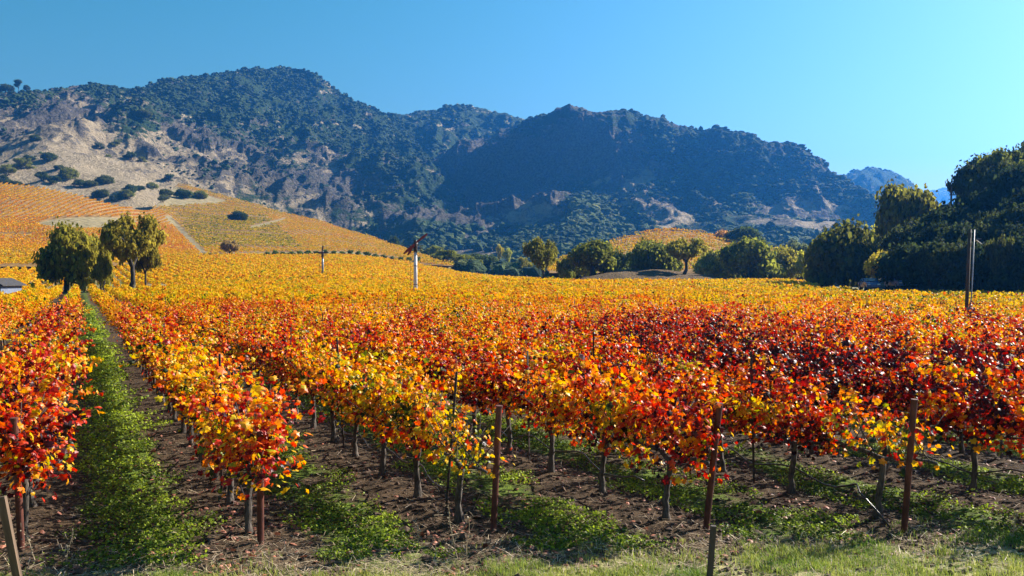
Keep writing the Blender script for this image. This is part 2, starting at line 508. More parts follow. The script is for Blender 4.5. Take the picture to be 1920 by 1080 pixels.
class Sheet:
    """terrain whose profile is set, for a fan of bearings, by elevation angle and distance"""
    def __init__(s, cols, nx=500, ns=200, disp=None, back=6, bstep=(40, 14), topfade=.35, x0=None, x1=None):
        s.xs = np.array([c[0] for c in cols], float)
        s.A = np.array([[[q[0], q[1]] for q in c[1]] for c in cols], float)   # (n,K,2)
        s.disp = disp; s.topfade = topfade
        s.nx, s.ns = nx, ns
        x = np.linspace(s.xs[0] if x0 is None else x0, s.xs[-1] if x1 is None else x1, nx)
        kn = pchip(s.xs, s.A, x)                       # (nx,K,2)
        K = kn.shape[1]
        t = np.linspace(0, 1, ns)
        pr = pchip(np.linspace(0, 1, K), np.swapaxes(kn, 0, 1), t)     # (ns,nx,2)
        Yp, R = pr[..., 0], pr[..., 1]
        X = (x[None, :] - 960) / F * R
        Z = CH + (HY - Yp) / F * R
        tt = np.broadcast_to(t[:, None], X.shape)
        fade = np.minimum(1, tt * 6) * (s.topfade + (1 - s.topfade) * np.clip((1 - tt) * 4, 0, 1))
        if disp is not None:
            Z = Z + disp(X, R) * fade
            if topfade < .6: Z = Z - 14.0 * tt * sstep(700, 1100, R) + np.minimum(1, tt * 8) * 9.0 * (fbm(X / 30, R / 30, 4, 4, ridged=True) + .1) * sstep(950, 1300, R)
        s.x, s.t = x, t
        s.X, s.R, s.Z = X, R, Z
        # back slope
        Xb, Rb, Zb = [X], [R], [Z]
        for k in range(1, back + 1):
            r2 = R[-1] + bstep[0] * k
            Xb.append(((x - 960) / F * r2)[None]); Rb.append(r2[None]); Zb.append((Z[-1] - bstep[1] * k * (1 + .15 * k))[None])
        s.VX, s.VY, s.VZ = map(np.concatenate, (Xb, Rb, Zb))
        # regular lookup table in distance
        s.r0, s.r1 = R.min(), R.max()
        s.rg = np.linspace(s.r0, s.r1, 300)
        s.tab = np.stack([np.interp(s.rg, R[:, i], Z[:, i], left=-999, right=-999) for i in range(nx)], 1)

    def mesh(s, name, mat, attrs=None, **kw):
        n, m = s.VX.shape
        V = np.stack([s.VX, s.VY, s.VZ], -1).reshape(-1, 3)
        i = np.arange(n - 1)[:, None] * m; j = np.arange(m - 1)[None, :]
        Q = np.stack([i + j, i + j + 1, i + m + j + 1, i + m + j], -1).reshape(-1, 4)
        at = {}
        yp = HY - (s.VZ - CH) / s.VY * F
        xp = np.broadcast_to(s.x[None, :], s.VX.shape)
        for k, f in (attrs or {}).items():
            at[k] = (f(xp, yp) + (1.0 * outcrop(s.VX, s.VY) if k == 'rock' and 'rock' in name_oc(name) else 0)).ravel()
        o = mesh_np(name, V, Q, mat, at, True)
        return tag(o, kind='structure')

    def z(s, X, Y):
        X = np.asarray(X, float); Y = np.asarray(Y, float)
        xp = 960 + F * X / np.maximum(Y, 1)
        fi = (xp - s.x[0]) / (s.x[-1] - s.x[0]) * (len(s.x) - 1)
        fj = (Y - s.r0) / (s.r1 - s.r0) * 299
        ok = (fi >= 0) & (fi <= len(s.x) - 1.001) & (fj >= 0) & (fj <= 298.999)
        i = np.clip(fi, 0, len(s.x) - 2).astype(int); j = np.clip(fj, 0, 298).astype(int)
        a, b = np.clip(fi - i, 0, 1), np.clip(fj - j, 0, 1)
        T = s.tab
        c = [T[j, i], T[j, i + 1], T[j + 1, i], T[j + 1, i + 1]]
        bad = (c[0] < -900) | (c[1] < -900) | (c[2] < -900) | (c[3] < -900)
        z = (c[0] * (1 - a) + c[1] * a) * (1 - b) + (c[2] * (1 - a) + c[3] * a) * b
        return np.where(ok & ~bad, z, -999)

    def locate(s, xp, yp):
        i = int(np.argmin(abs(s.x - xp)))
        Y = HY - (s.Z[:, i] - CH) / s.R[:, i] * F
        k = int(np.argmin(abs(Y - yp)))
        return np.array([(xp - 960) / F * s.R[k, i], s.R[k, i], s.Z[k, i]])


def gz_base(X, Y):
    X = np.asarray(X, float); Y = np.asarray(Y, float)
    r = np.maximum(Y, 0.1)
    xp = 960 + F * X / r
    left = 1 - sstep(620, 1000, xp)
    rise = sstep(125, 620, r) * 19 * left + sstep(300, 1500, r) * 22 * (1 - left) * sstep(1300, 900, xp)
    rise = rise + sstep(300, 1500, r) * 8
    rise = rise + 1.15 * sstep(115, 190, r) * sstep(780, 980, xp) * sstep(1620, 1450, xp)
    bank = sstep(8.6, 3.5, np.hypot(X * .5, Y)) * 1.5
    bank = np.where(Y < 3, 1.5, bank)
    return np.where(Y > 0, rise, 0) + bank


def gz(X, Y):
    z = gz_base(X, Y)
    d = np.hypot(X, Y)
    near = sstep(75, 25, d)
    n = .9026 * X + .4305 * Y + .62
    q = np.abs(((n / 2.5 + .5) % 1) - .5) * 2.5
    berm = sstep(.75, 0, q) * .05
    z = z + near * (berm + .035 * fbm(X / .8, Y / .8, 3, 2) + .026 * fbm(X / .17, Y / .17, 3, 5))
    return z


# the ground: one sheet, rings closer together near the camera
ang = np.concatenate([np.linspace(-36, 36, 900), np.linspace(36, 324, 90)[1:]]) * math.pi / 180
rad = [2.5]
while rad[-1] < 60: rad.append(rad[-1] * (1.012 if rad[-1] < 9 else 1.0048))
while rad[-1] < 5200: rad.append(rad[-1] * 1.03)
rad = np.array(rad)
A_, R_ = np.meshgrid(ang, rad)
GX, GY = np.sin(A_) * R_, np.cos(A_) * R_
GZ = gz(GX, GY)
nr, na = GX.shape
Vg = np.concatenate([np.stack([GX, GY, GZ], -1).reshape(-1, 3), [[0, 0, 1.5]]])
i = np.arange(nr - 1)[:, None] * na; j = np.arange(na - 1)[None, :]
Qg = np.stack([i + j, i + na + j, i + na + j + 1, i + j + 1], -1).reshape(-1, 4)
jj = np.arange(na - 1)
Tg = np.stack([np.full(na - 1, nr * na), jj, jj + 1], -1)
tag(mesh_np("ground", Vg, [Qg, Tg], M['soil'], None, True), kind='structure')
del Vg, Qg


def idw(pts, p=2.2):
    P = np.array(pts, float)

    def f(x, y):
        num = 0; den = 0
        for a, b, v in P:
            w_ = 1.0 / (((x - a) ** 2 + (1.5 * (y - b)) ** 2) + 300) ** (p / 2)
            num = num + w_ * v; den = den + w_
        return num / den
    return f


def outcrop(X, R):
    return sstep(950, 1350, R) * np.clip(fbm(X / 48 + 9, R / 62 + 4, 4, 2, ridged=True) + .35 * fbm(X / 240, R / 240, 2, 5) - .12, 0, .5)


def crag(amp, sc, amp2=3.0, ri=True, oc=26.0):
    def f(X, R):
        return (.3 + .7 * sstep(900, 1250, R)) * (amp * fbm(X / sc + 3.1, R / (sc * 1.4) + 1.7, 4, 1, ridged=ri) + oc * outcrop(X, R))
    return f


L1 = Sheet([
    (-250, [(470, 700), (400, 850), (330, 1000), (262, 1250), (205, 1500), (178, 1750)]),
    (0, [(455, 750), (385, 880), (320, 1020), (255, 1250), (205, 1500), (174, 1750)]),
    (100, [(455, 760), (385, 880), (320, 1020), (255, 1270), (205, 1500), (163, 1750)]),
    (170, [(455, 780), (388, 900), (325, 1040), (262, 1290), (210, 1530), (157, 1780)]),
    (235, [(460, 800), (392, 920), (330, 1060), (265, 1310), (212, 1550), (166, 1820)]),
    (300, [(465, 850), (400, 980), (335, 1150), (268, 1400), (208, 1650), (147, 1900)]),
    (370, [(468, 900), (400, 1050), (335, 1250), (268, 1480), (200, 1720), (137, 1980)]),
    (450, [(475, 980), (405, 1120), (338, 1330), (266, 1580), (195, 1830), (130, 2080)]),
    (520, [(480, 1050), (410, 1200), (340, 1400), (265, 1650), (190, 1900), (126, 2150)]),
    (585, [(485, 1060), (415, 1220), (345, 1410), (272, 1660), (200, 1900), (131, 2130)]),
    (640, [(490, 1080), (425, 1250), (360, 1420), (290, 1620), (225, 1850), (166, 2100)]),
    (700, [(495, 1100), (430, 1270), (375, 1420), (315, 1570), (250, 1800), (193, 2060)]),
    (740, [(497, 1120), (438, 1280), (385, 1420), (335, 1550), (275, 1780), (212, 2020)]),
    (780, [(500, 1140), (445, 1290), (395, 1400), (350, 1510), (305, 1650), (262, 1820)]),
    (810, [(503, 1160), (455, 1290), (405, 1400), (370, 1480), (335, 1570), (300, 1680)]),
    (860, [(506, 1200), (465, 1290), (430, 1370), (405, 1440), (385, 1500), (372, 1580)]),
    (940, [(508, 1200), (490, 1250), (475, 1290), (462, 1330), (455, 1370), (450, 1420)]),
], nx=900, ns=330, disp=crag(44, 230, 10), topfade=.22)
L2 = Sheet([
    (600, [(430, 1500), (380, 1650), (330, 1800), (290, 1950), (240, 2100), (225, 2300)]),
    (700, [(430, 1500), (380, 1650), (330, 1800), (290, 1950), (240, 2100), (207, 2300)]),
    (760, [(430, 1500), (380, 1650), (330, 1800), (285, 1950), (240, 2100), (205, 2300)]),
    (810, [(430, 1500), (380, 1650), (330, 1800), (285, 1950), (240, 2100), (199, 2280)]),
    (870, [(430, 1500), (380, 1650), (330, 1800), (285, 1950), (238, 2100), (194, 2260)]),
    (920, [(430, 1500), (380, 1650), (330, 1800), (288, 1950), (240, 2100), (200, 2260)]),
    (980, [(430, 1500), (380, 1650), (330, 1800), (290, 1950), (250, 2080), (219, 2220)]),
    (1060, [(430, 1500), (390, 1650), (350, 1800), (320, 1950), (280, 2040), (250, 2180)]),
], nx=300, ns=150, disp=crag(40, 260, 6), topfade=.15)
L3 = Sheet([
    (660, [(505, 944), (470, 1335), (455, 1600), (445, 1700), (440, 1760), (436, 1800)]),
    (700, [(505, 909), (455, 1317), (430, 1600), (415, 1680), (400, 1740), (392, 1820)]),
    (740, [(505, 896), (445, 1290), (415, 1580), (395, 1650), (355, 1700), (342, 1850)]),
    (800, [(505, 875), (440, 1246), (415, 1540), (400, 1600), (320, 1680), (298, 1900)]),
    (860, [(505, 854), (435, 1237), (408, 1510), (392, 1580), (298, 1660), (272, 1880)]),
    (920, [(505, 840), (430, 1219), (398, 1490), (376, 1560), (270, 1650), (246, 1880)]),
    (980, [(505, 805), (430, 1174), (390, 1440), (355, 1530), (246, 1620), (222, 1850)]),
    (1040, [(505, 784), (430, 1139), (380, 1400), (335, 1490), (232, 1570), (210, 1750)]),
    (1100, [(505, 770), (430, 1112), (370, 1380), (318, 1460), (226, 1530), (205, 1680)]),
    (1170, [(505, 756), (425, 1094), (360, 1350), (305, 1430), (240, 1490), (210, 1620)]),
    (1240, [(505, 742), (425, 1068), (360, 1320), (308, 1400), (258, 1470), (225, 1570)]),
    (1300, [(505, 728), (430, 1050), (370, 1290), (315, 1380), (268, 1440), (241, 1520)]),
    (1345, [(505, 721), (430, 1032), (372, 1260), (316, 1350), (268, 1410), (236, 1480)]),
    (1400, [(505, 714), (435, 1014), (382, 1230), (330, 1310), (280, 1370), (249, 1430)]),
    (1440, [(505, 707), (438, 996), (388, 1210), (338, 1280), (292, 1340), (264, 1400)]),
    (1480, [(505, 700), (440, 987), (395, 1190), (348, 1250), (300, 1310), (265, 1360)]),
    (1530, [(505, 693), (448, 970), (405, 1160), (365, 1220), (322, 1270), (290, 1320)]),
    (1580, [(505, 686), (455, 952), (418, 1130), (385, 1180), (350, 1230), (325, 1270)]),
    (1640, [(505, 679), (465, 925), (435, 1100), (408, 1140), (380, 1190), (358, 1230)]),
    (1700, [(505, 672), (475, 907), (450, 1070), (428, 1110), (405, 1150), (388, 1190)]),
    (1780, [(505, 665), (485, 881), (468, 1030), (452, 1070), (436, 1110), (425, 1150)]),
    (1900, [(508, 665), (498, 872), (488, 1010), (478, 1040), (468, 1070), (460, 1100)]),
], nx=900, ns=330, disp=crag(38, 190, 11), topfade=.25)
L4 = Sheet([
    (1500, [(450, 1750), (410, 1900), (380, 2080), (365, 2350)]),
    (1560, [(450, 1750), (400, 1900), (365, 2080), (338, 2350)]),
    (1600, [(450, 1750), (400, 1900), (358, 2080), (322, 2350)]),
    (1640, [(450, 1750), (400, 1900), (355, 2080), (315, 2350)]),
    (1680, [(450, 1750), (402, 1900), (360, 2080), (326, 2350)]),
    (1705, [(450, 1750), (405, 1900), (370, 2080), (342, 2350)]),
    (1730, [(450, 1750), (415, 1900), (390, 2080), (368, 2350)]),
    (1780, [(455, 1750), (430, 1900), (415, 2080), (400, 2350)]),
    (1880, [(470, 1750), (460, 1900), (450, 2080), (440, 2350)]),
], nx=260, ns=90, disp=crag(26, 240, 7), topfade=.5)
L5 = Sheet([
    (1600, [(460, 3300), (430, 3700), (400, 4100), (385, 4500)]),
    (1700, [(460, 3300), (420, 3700), (385, 4100), (358, 4500)]),
    (1760, [(460, 3300), (415, 3700), (380, 4100), (352, 4500)]),
    (1860, [(460, 3300), (420, 3700), (385, 4100), (362, 4500)]),
    (2000, [(460, 3300), (430, 3700), (400, 4100), (380, 4500)]),
    (2200, [(460, 3300), (430, 3700), (400, 4100), (390, 4500)]),
], nx=200, ns=50, disp=crag(30, 300, 4), topfade=.4)
veg1 = idw([(50, 180, .8), (200, 170, .9), (400, 150, .95), (520, 150, .95), (600, 200, .95), (60, 230, .2),
            (150, 215, .08), (260, 240, .85), (350, 250, .1), (450, 285, .12), (350, 195, .8), (430, 220, .85), (500, 245, .6), (600, 290, .2),
            (650, 340, .35), (250, 300, .12), (150, 290, .1), (40, 260, .25), (100, 330, .15), (200, 335, .1),
            (300, 350, .1), (400, 340, .3), (480, 330, .3), (560, 360, .3), (640, 400, .45), (480, 345, .4), (550, 400, .5),
            (700, 440, .95), (800, 460, 1), (700, 250, .95), (760, 310, .9), (620, 350, .3), (680, 380, .35), (540, 225, .95), (640, 250, .9),
            (720, 310, .5), (560, 415, .25), (640, 430, .3), (130, 205, .15), (100, 225, .2), (400, 300, .25), (330, 290, .25)])
rock1 = idw([(100, 300, .15), (200, 330, .05), (300, 350, .1), (250, 300, .3), (100, 200, .45), (400, 260, .5), (450, 300, .5),
             (560, 330, .65), (650, 360, .65), (500, 160, .6), (50, 330, .1), (60, 240, .35), (700, 350, .7), (600, 400, .4)])
veg3 = idw([(760, 350, .05), (900, 330, .0), (850, 320, .05), (950, 350, .05), (1000, 300, .05), (1100, 250, .2), (1130, 270, .1), (1200, 225, .8), (1000, 225, .8), (1100, 380, .9), (980, 390, -.05), (940, 405, 0),
            (920, 395, .2), (1030, 400, .1), (1180, 325, .05), (1200, 350, .5), (1200, 375, .15), (1260, 395, .1), (1000, 450, 1),
            (1200, 430, .85), (1100, 420, .8), (1400, 290, .8), (1400, 350, .8), (1450, 330, .5), (1500, 390, .2), (1530, 400, .2), (1440, 400, .35), (1350, 430, .8),
            (1600, 370, .7), (800, 450, 1), (1480, 300, .5), (1540, 350, .6), (1300, 370, .8), (1250, 270, .6)])
rock3 = idw([(900, 330, 1.0), (800, 340, 1), (1000, 300, 1.0), (1150, 260, .9), (1000, 395, .45), (1200, 370, .2),
             (1100, 450, .4), (1400, 260, .8), (1500, 380, .3), (1500, 290, .9), (1300, 400, .3), (1350, 320, .6)])
L1.mesh("mountain_slope", M['mountain'], {'veg': veg1, 'rock': rock1})
L2.mesh("mountain_saddle", M['mountain'], {'veg': lambda x, y: .72 + 0 * x, 'rock': lambda x, y: .3 + 0 * x})
L3.mesh("mountain_cliff", M['mountain'], {'veg': veg3, 'rock': rock3})
L4.mesh("far_mountain", M['mountain'], {'veg': lambda x, y: .8 + 0 * x, 'rock': lambda x, y: .6 + 0 * x})
L5.mesh("distant_hills", M['mountain'], {'veg': lambda x, y: .7 + 0 * x, 'rock': lambda x, y: .4 + 0 * x})

VH = Sheet([
    (-150, [(500, 290), (470, 370), (435, 460), (405, 540), (365, 610), (342, 670)]),
    (0, [(500, 290), (468, 380), (435, 470), (405, 545), (370, 605), (345, 660)]),
    (80, [(500, 290), (469, 385), (437, 475), (408, 550), (376, 605), (352, 655)]),
    (150, [(500, 290), (470, 395), (440, 485), (412, 555), (387, 605), (366, 650)]),
    (220, [(498, 310), (472, 410), (445, 500), (418, 570), (400, 620), (384, 670)]),
    (275, [(497, 340), (478, 420), (455, 510), (430, 600), (410, 680), (394, 740)]),
    (310, [(495, 370), (480, 440), (458, 530), (430, 640), (400, 750), (370, 850)]),
    (335, [(494, 380), (480, 450), (456, 550), (425, 680), (385, 820), (344, 950)]),
    (420, [(492, 400), (476, 480), (450, 590), (420, 710), (392, 840), (368, 940)]),
    (530, [(492, 410), (478, 490), (455, 590), (430, 700), (413, 800), (397, 890)]),
    (600, [(492, 415), (479, 490), (460, 580), (440, 680), (427, 760), (414, 840)]),
    (660, [(492, 420), (481, 490), (467, 570), (452, 650), (442, 710), (434, 770)]),
    (740, [(493, 425), (487, 470), (480, 530), (472, 590), (466, 640), (460, 690)]),
    (800, [(496, 430), (493, 460), (490, 500), (487, 540), (484, 570), (482, 600)]),
    (850, [(499, 430), (498, 450), (497, 480), (496, 510), (496, 530), (496, 560)]),
], nx=420, ns=160, disp=lambda X, R: 2.6 * fbm(X / 70, R / 70, 3, 3), topfade=.8, bstep=(25, 8))


def fallow(x, y):
    e = ((x - 165) / 92) ** 2 + ((y - 419 - (x - 165) * -.02) / 12) ** 2
    return e < 1


def slope_grass(x, y):
    return (x > 262) & (y > 350 + (x - 330) * .28) & (y < 390 - (x - 262) * .055) & (y < 378 + (430 - x) * .2) & (x < 425)


def road(x, y):
    if not ROADS: return slope_grass(x, y)
    return road_(x, y) | slope_grass(x, y)


ROADS = True


def road_(x, y):
    a = np.abs(x - (318 + (y - 410) * (392 - 318) / 77.)) < 7
    b = (np.abs(y - (482 + (x - 300) * .012)) < 2) & (x > 240) & (x < 480)
    c = (np.abs(y - (427 - (x - 470) * .24)) < 2.5) & (x > 470) & (x < 535)
    d = (np.abs(y - (441 + 0 * x)) < 2) & (x < 60)
    return (a & (y > 405) & (y < 490)) | b | c | d


VH.mesh("vineyard_hillside", M['vhill'], {'veg': lambda x, y: np.where(fallow(x, y) | road(x, y), 1.0, 0.0)})

KN = Sheet([
    (1030, [(512, 290), (505, 330), (500, 370), (495, 400)]),
    (1070, [(512, 290), (502, 330), (490, 370), (480, 400)]),
    (1120, [(512, 290), (498, 330), (478, 370), (463, 410)]),
    (1180, [(512, 290), (492, 330), (465, 380), (444, 430)]),
    (1240, [(512, 290), (490, 330), (460, 385), (434, 440)]),
    (1310, [(512, 290), (490, 330), (460, 385), (437, 440)]),
    (1370, [(514, 290), (495, 330), (470, 380), (451, 430)]),
    (1430, [(516, 290), (500, 330), (480, 375), (465, 415)]),
    (1500, [(518, 290), (505, 330), (488, 370), (474, 410)]),
    (1580, [(520, 290), (512, 330), (500, 370), (490, 400)]),
    (1680, [(522, 290), (519, 330), (514, 370), (510, 400)]),
], nx=240, ns=90, disp=lambda X, R: .8 * fbm(X / 40, R / 40, 3, 3), topfade=.8, bstep=(20, 5))
KN.mesh("vineyard_knoll", M['vhill'], {'veg': lambda x, y: 0 * x})
MO = Sheet([
    (1040, [(540, 195), (536, 205), (533, 215), (531, 225)]),
    (1090, [(538, 195), (530, 205), (523, 215), (519, 225)]),
    (1150, [(536, 195), (523, 207), (512, 218), (506, 230)]),
    (1220, [(536, 195), (521, 207), (509, 220), (503, 232)]),
    (1290, [(536, 195), (525, 207), (516, 218), (511, 230)]),
    (1340, [(537, 195), (530, 205), (523, 215), (518, 225)]),
    (1380, [(540, 195), (537, 205), (532, 215), (529, 225)]),
], nx=160, ns=60, disp=lambda X, R: .8 * fbm(X / 9, R / 9, 4, 3), back=8, bstep=(6, 1.2))
MO.mesh("grassy_mound", M['mound'], {'veg': lambda x, y: .22 + 0 * x, 'rock': lambda x, y: .15 + 0 * x})
WH = Sheet([
    (1620, [(545, 118), (538, 130), (530, 150), (524, 175)]),
    (1680, [(545, 116), (528, 130), (508, 148), (492, 170)]),
    (1740, [(546, 112), (510, 128), (475, 145), (450, 165)]),
    (1800, [(548, 108), (490, 124), (440, 142), (408, 160)]),
    (1870, [(550, 104), (480, 120), (415, 136), (380, 152)]),
    (1960, [(552, 98), (470, 114), (395, 130), (350, 148)]),
    (2150, [(560, 92), (460, 108), (370, 124), (310, 142)]),
    (2400, [(565, 88), (450, 104), (350, 120), (290, 140)]),
], nx=160, ns=80, disp=lambda X, R: .5 * fbm(X / 9, R / 9, 3, 3), back=8, bstep=(10, 1.5))
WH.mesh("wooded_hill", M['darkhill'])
SHEETS = [VH, KN, MO, WH, L1, L3]


def H(X, Y, sheets=(VH, KN, MO, WH)):
    z = gz(X, Y)
    for s in sheets: z = np.maximum(z, s.z(X, Y))
    return z


def hpt(xp, r):
    X = (xp - 960) / F * r
    return (X, r, float(H(np.array([X]), np.array([r]))[0]))


# ------------------------------------------------------------------ woodland on the mountains (one mass)
def ico(sub):
    import bmesh
    bm = bmesh.new(); bmesh.ops.create_icosphere(bm, subdivisions=sub, radius=1)
    V = np.array([v.co[:] for v in bm.verts]); T = np.array([[v.index for v in f.verts] for f in bm.faces]); bm.free()
    return V, T


def blobs(P, size, tone, sub, squash=.8, seed=3):
    V0, T0 = ico(sub)
    r = np.random.default_rng(seed)
    n = len(P)
    k = r.uniform(.62, 1.25, (n, len(V0)))
    a = r.uniform(0, 6.28, n)
    V = V0[None] * k[..., None]
    V = V * np.stack([r.uniform(.8, 1.2, n), r.uniform(.8, 1.2, n), r.uniform(.65, 1.0, n) * squash], -1)[:, None, :]
    ca, sa = np.cos(a)[:, None], np.sin(a)[:, None]
    V = np.stack([V[..., 0] * ca - V[..., 1] * sa, V[..., 0] * sa + V[..., 1] * ca, V[..., 2]], -1)
    V = V * size[:, None, None] + P[:, None, :] + np.array([0, 0, 1]) * (size * .35)[:, None, None]
    T = T0[None] + (np.arange(n) * len(V0))[:, None, None]
    return V.reshape(-1, 3), T.reshape(-1, 3), np.repeat(tone, len(V0))


def scatter(sheet, vegf, n, power=2.0, thr=.3, seed=1, ymin=0, keep=None):
    r = np.random.default_rng(seed)
    out = []
    ns, nx = sheet.R.shape
    while sum(len(o) for o in out) < n:
        i = r.uniform(0, nx - 1.01, n * 3); j = r.uniform(0, ns - 1.01, n * 3)
        ii = i.astype(int); j2 = j.astype(int)
        fx = i - ii; fy = j - j2

        def L(A): return (A[j2, ii] * (1 - fx) + A[j2, ii + 1] * fx) * (1 - fy) + (A[j2 + 1, ii] * (1 - fx) + A[j2 + 1, ii + 1] * fx) * fy
        X, R, Z = L(sheet.X), L(sheet.R), L(sheet.Z)
        dr = np.hypot(sheet.R[j2 + 1, ii] - sheet.R[j2, ii], sheet.Z[j2 + 1, ii] - sheet.Z[j2, ii])
        wgt = dr * R; wgt = wgt / np.percentile(wgt, 98)
        xp = 960 + F * X / R; yp = HY - (Z - CH) / R * F
        v = vegf(xp, yp); v = v + (.2 + .75 * v) * fbm(X / 70, R / 90, 4, 6)
        p = np.clip((v - thr) / (1 - thr), 0, 1) ** power * wgt
        ok = (r.uniform(0, 1, len(X)) < p) & (xp > -60) & (xp < 1980)
        if keep is not None: ok &= keep(xp, yp)
        out.append(np.stack([X, R, Z], -1)[ok])
    return np.concatenate(out)[:n]


wv, wt, wa, off = [], [], [], 0
for sh, vf, n, pw, thr, s0, s1, sub, sd in (
        (L3, veg3, 5600, 1.3, .45, 2.8, 7.0, 2, 11), (L1, veg1, 5200, 1.3, .45, 2.0, 5.6, 2, 12), (L1, veg1, 5000, .8, .22, 1.3, 3.0, 1, 13),
        (L3, veg3, 3000, .6, .35, 1.6, 3.2, 1, 14), (L2, lambda x, y: .8 + 0 * x, 1500, 1, .4, 4, 8, 1, 15)):
    P = scatter(sh, vf, n, pw, thr, sd)
    r2 = np.random.default_rng(sd)
    sz = s0 + (s1 - s0) * r2.beta(1.3, 2.2, n) * (1 + .35 * fbm(P[:, 0] / 120, P[:, 1] / 120, 2, 1)) + (r2.uniform(0, 1, n) < .06) * 2.0
    tone = np.clip(.45 + (.22 * sstep(350, 410, HY - (P[:, 2] - CH) / P[:, 1] * F) if sh is L3 else 0) + .35 * fbm(P[:, 0] / 60, P[:, 1] / 60, 3, 2) + r2.normal(0, .16, n), 0, .98)  # L3 woods lightened lower down: sunlit benches painted into crown tone
    v, t, a = blobs(P, sz, tone, sub, seed=sd)
    wv.append(v); wt.append(t + off); wa.append(a); off += len(v)
# skyline tufts
for sh, st in ((L1, 3), (L3, 3), (L4, 2), (L5, 2)):
    ii = np.arange(2, sh.nx - 2, st)
    ii = ii[(fbm(ii / 9., ii * 0, 3, 3) > -.25)]
    P = np.stack([sh.X[-1, ii], sh.R[-1, ii], sh.Z[-1, ii] - 1.5], -1)
    v, t, a = blobs(P, rng.uniform(2.0, 5.5, len(P)), np.full(len(P), .3), 1, 1.0, seed=31)
    wv.append(v); wt.append(t + off); wa.append(a); off += len(v)
# fuller woods along the mountain foot
foot = []
r2 = np.random.default_rng(77)
for k in range(900):
    xp = r2.uniform(560, 1640)
    yb = 478 + 10 * vn(xp / 60, 3, 2) - r2.uniform(0, 48) * (0.5 if xp < 700 else 1)
    sh = L1 if xp < 780 else L3
    foot.append(sh.locate(xp, yb))
foot = np.array(foot)
for k in range(520):
    xp = r2.uniform(862, 1700); rr = r2.uniform(440, 950)
    X_ = (xp - 960) / F * rr
    foot = np.concatenate([foot, [[X_, rr, float(gz(np.array([X_]), np.array([rr]))[0])]]])
v, t, a = blobs(foot, r2.uniform(4.5, 7.5, len(foot)), np.clip(r2.normal(.5, .17, len(foot)), .1, .97), 2, .95, seed=78)
wv.append(v); wt.append(t + off); wa.append(a); off += len(v)
o = mesh_np("mountain_woodland", np.concatenate(wv), np.concatenate(wt), M['wood_mass'], {'tone': np.concatenate(wa)}, False)
tag(o, "dark green oak woodland and scrub covering the mountain slopes behind the vineyard", "woodland", kind='stuff')
del wv, wt, wa


# ------------------------------------------------------------------ leaf cards
def rotmats(nrm, spin):
    """frames whose z axis is nrm"""
    z = nrm / (np.linalg.norm(nrm, axis=1)[:, None] + 1e-9)
    ref = np.where(np.abs(z[:, 2:3]) < .9, [[0, 0, 1.0]], [[1.0, 0, 0]])
    x = np.cross(ref, z); x /= np.linalg.norm(x, axis=1)[:, None] + 1e-9
    y = np.cross(z, x)
    c, s_ = np.cos(spin)[:, None], np.sin(spin)[:, None]
    return x * c + y * s_, -x * s_ + y * c, z


def cards(P, nrm, size, spin, tmpl, faces):
    """tmpl (m,3) placed at P (n,3)"""
    x, y, z = rotmats(nrm, spin)
    T = np.asarray(tmpl, float)
    V = (T[None, :, 0:1] * x[:, None] + T[None, :, 1:2] * y[:, None] + T[None, :, 2:3] * z[:, None]) * size[:, None, None] + P[:, None]
    Fc = np.asarray(faces)[None] + (np.arange(len(P)) * len(T))[:, None, None]
    return V.reshape(-1, 3), Fc.reshape(-1, np.asarray(faces).shape[1])


# a five lobed vine leaf, stalk at the origin, cupped
_o = [(0, 0), (.42, -.22), (.80, .10), (.55, .42), (.88, .78), (.42, .86), (0, 1.32), (-.42, .86), (-.88, .78), (-.55, .42), (-.80, .10), (-.42, -.22)]
LEAF = [(0, .45, .10)] + [(a * .9, b * .9, -.22 * (abs(a) ** 1.5) - .10 * (b - .4) ** 2) for a, b in _o]
LEAF_F = [(0, k, k + 1) for k in range(1, 12)] + [(0, 12, 1)]
LEAF5 = [(0, .4, .12), (.7, -.05, -.12), (.75, .75, -.15), (0, 1.2, -.08), (-.75, .75, -.15), (-.7, -.05, -.12)]
LEAF5_F = [(0, 1, 2), (0, 2, 3), (0, 3, 4), (0, 4, 5), (0, 5, 1)]
QUAD = [(-.5, -.5, 0), (.5, -.5, .12), (.5, .5, 0), (-.5, .5, .12)]
QUAD_F = [(0, 1, 2, 3)]
BENT = [(-.5, -.4, 0), (.1, -.6, .2), (.6, 0, 0), (.1, .6, .15), (-.6, .4, -.1)]
BENT_F = [(0, 1, 2, 3, 4)]


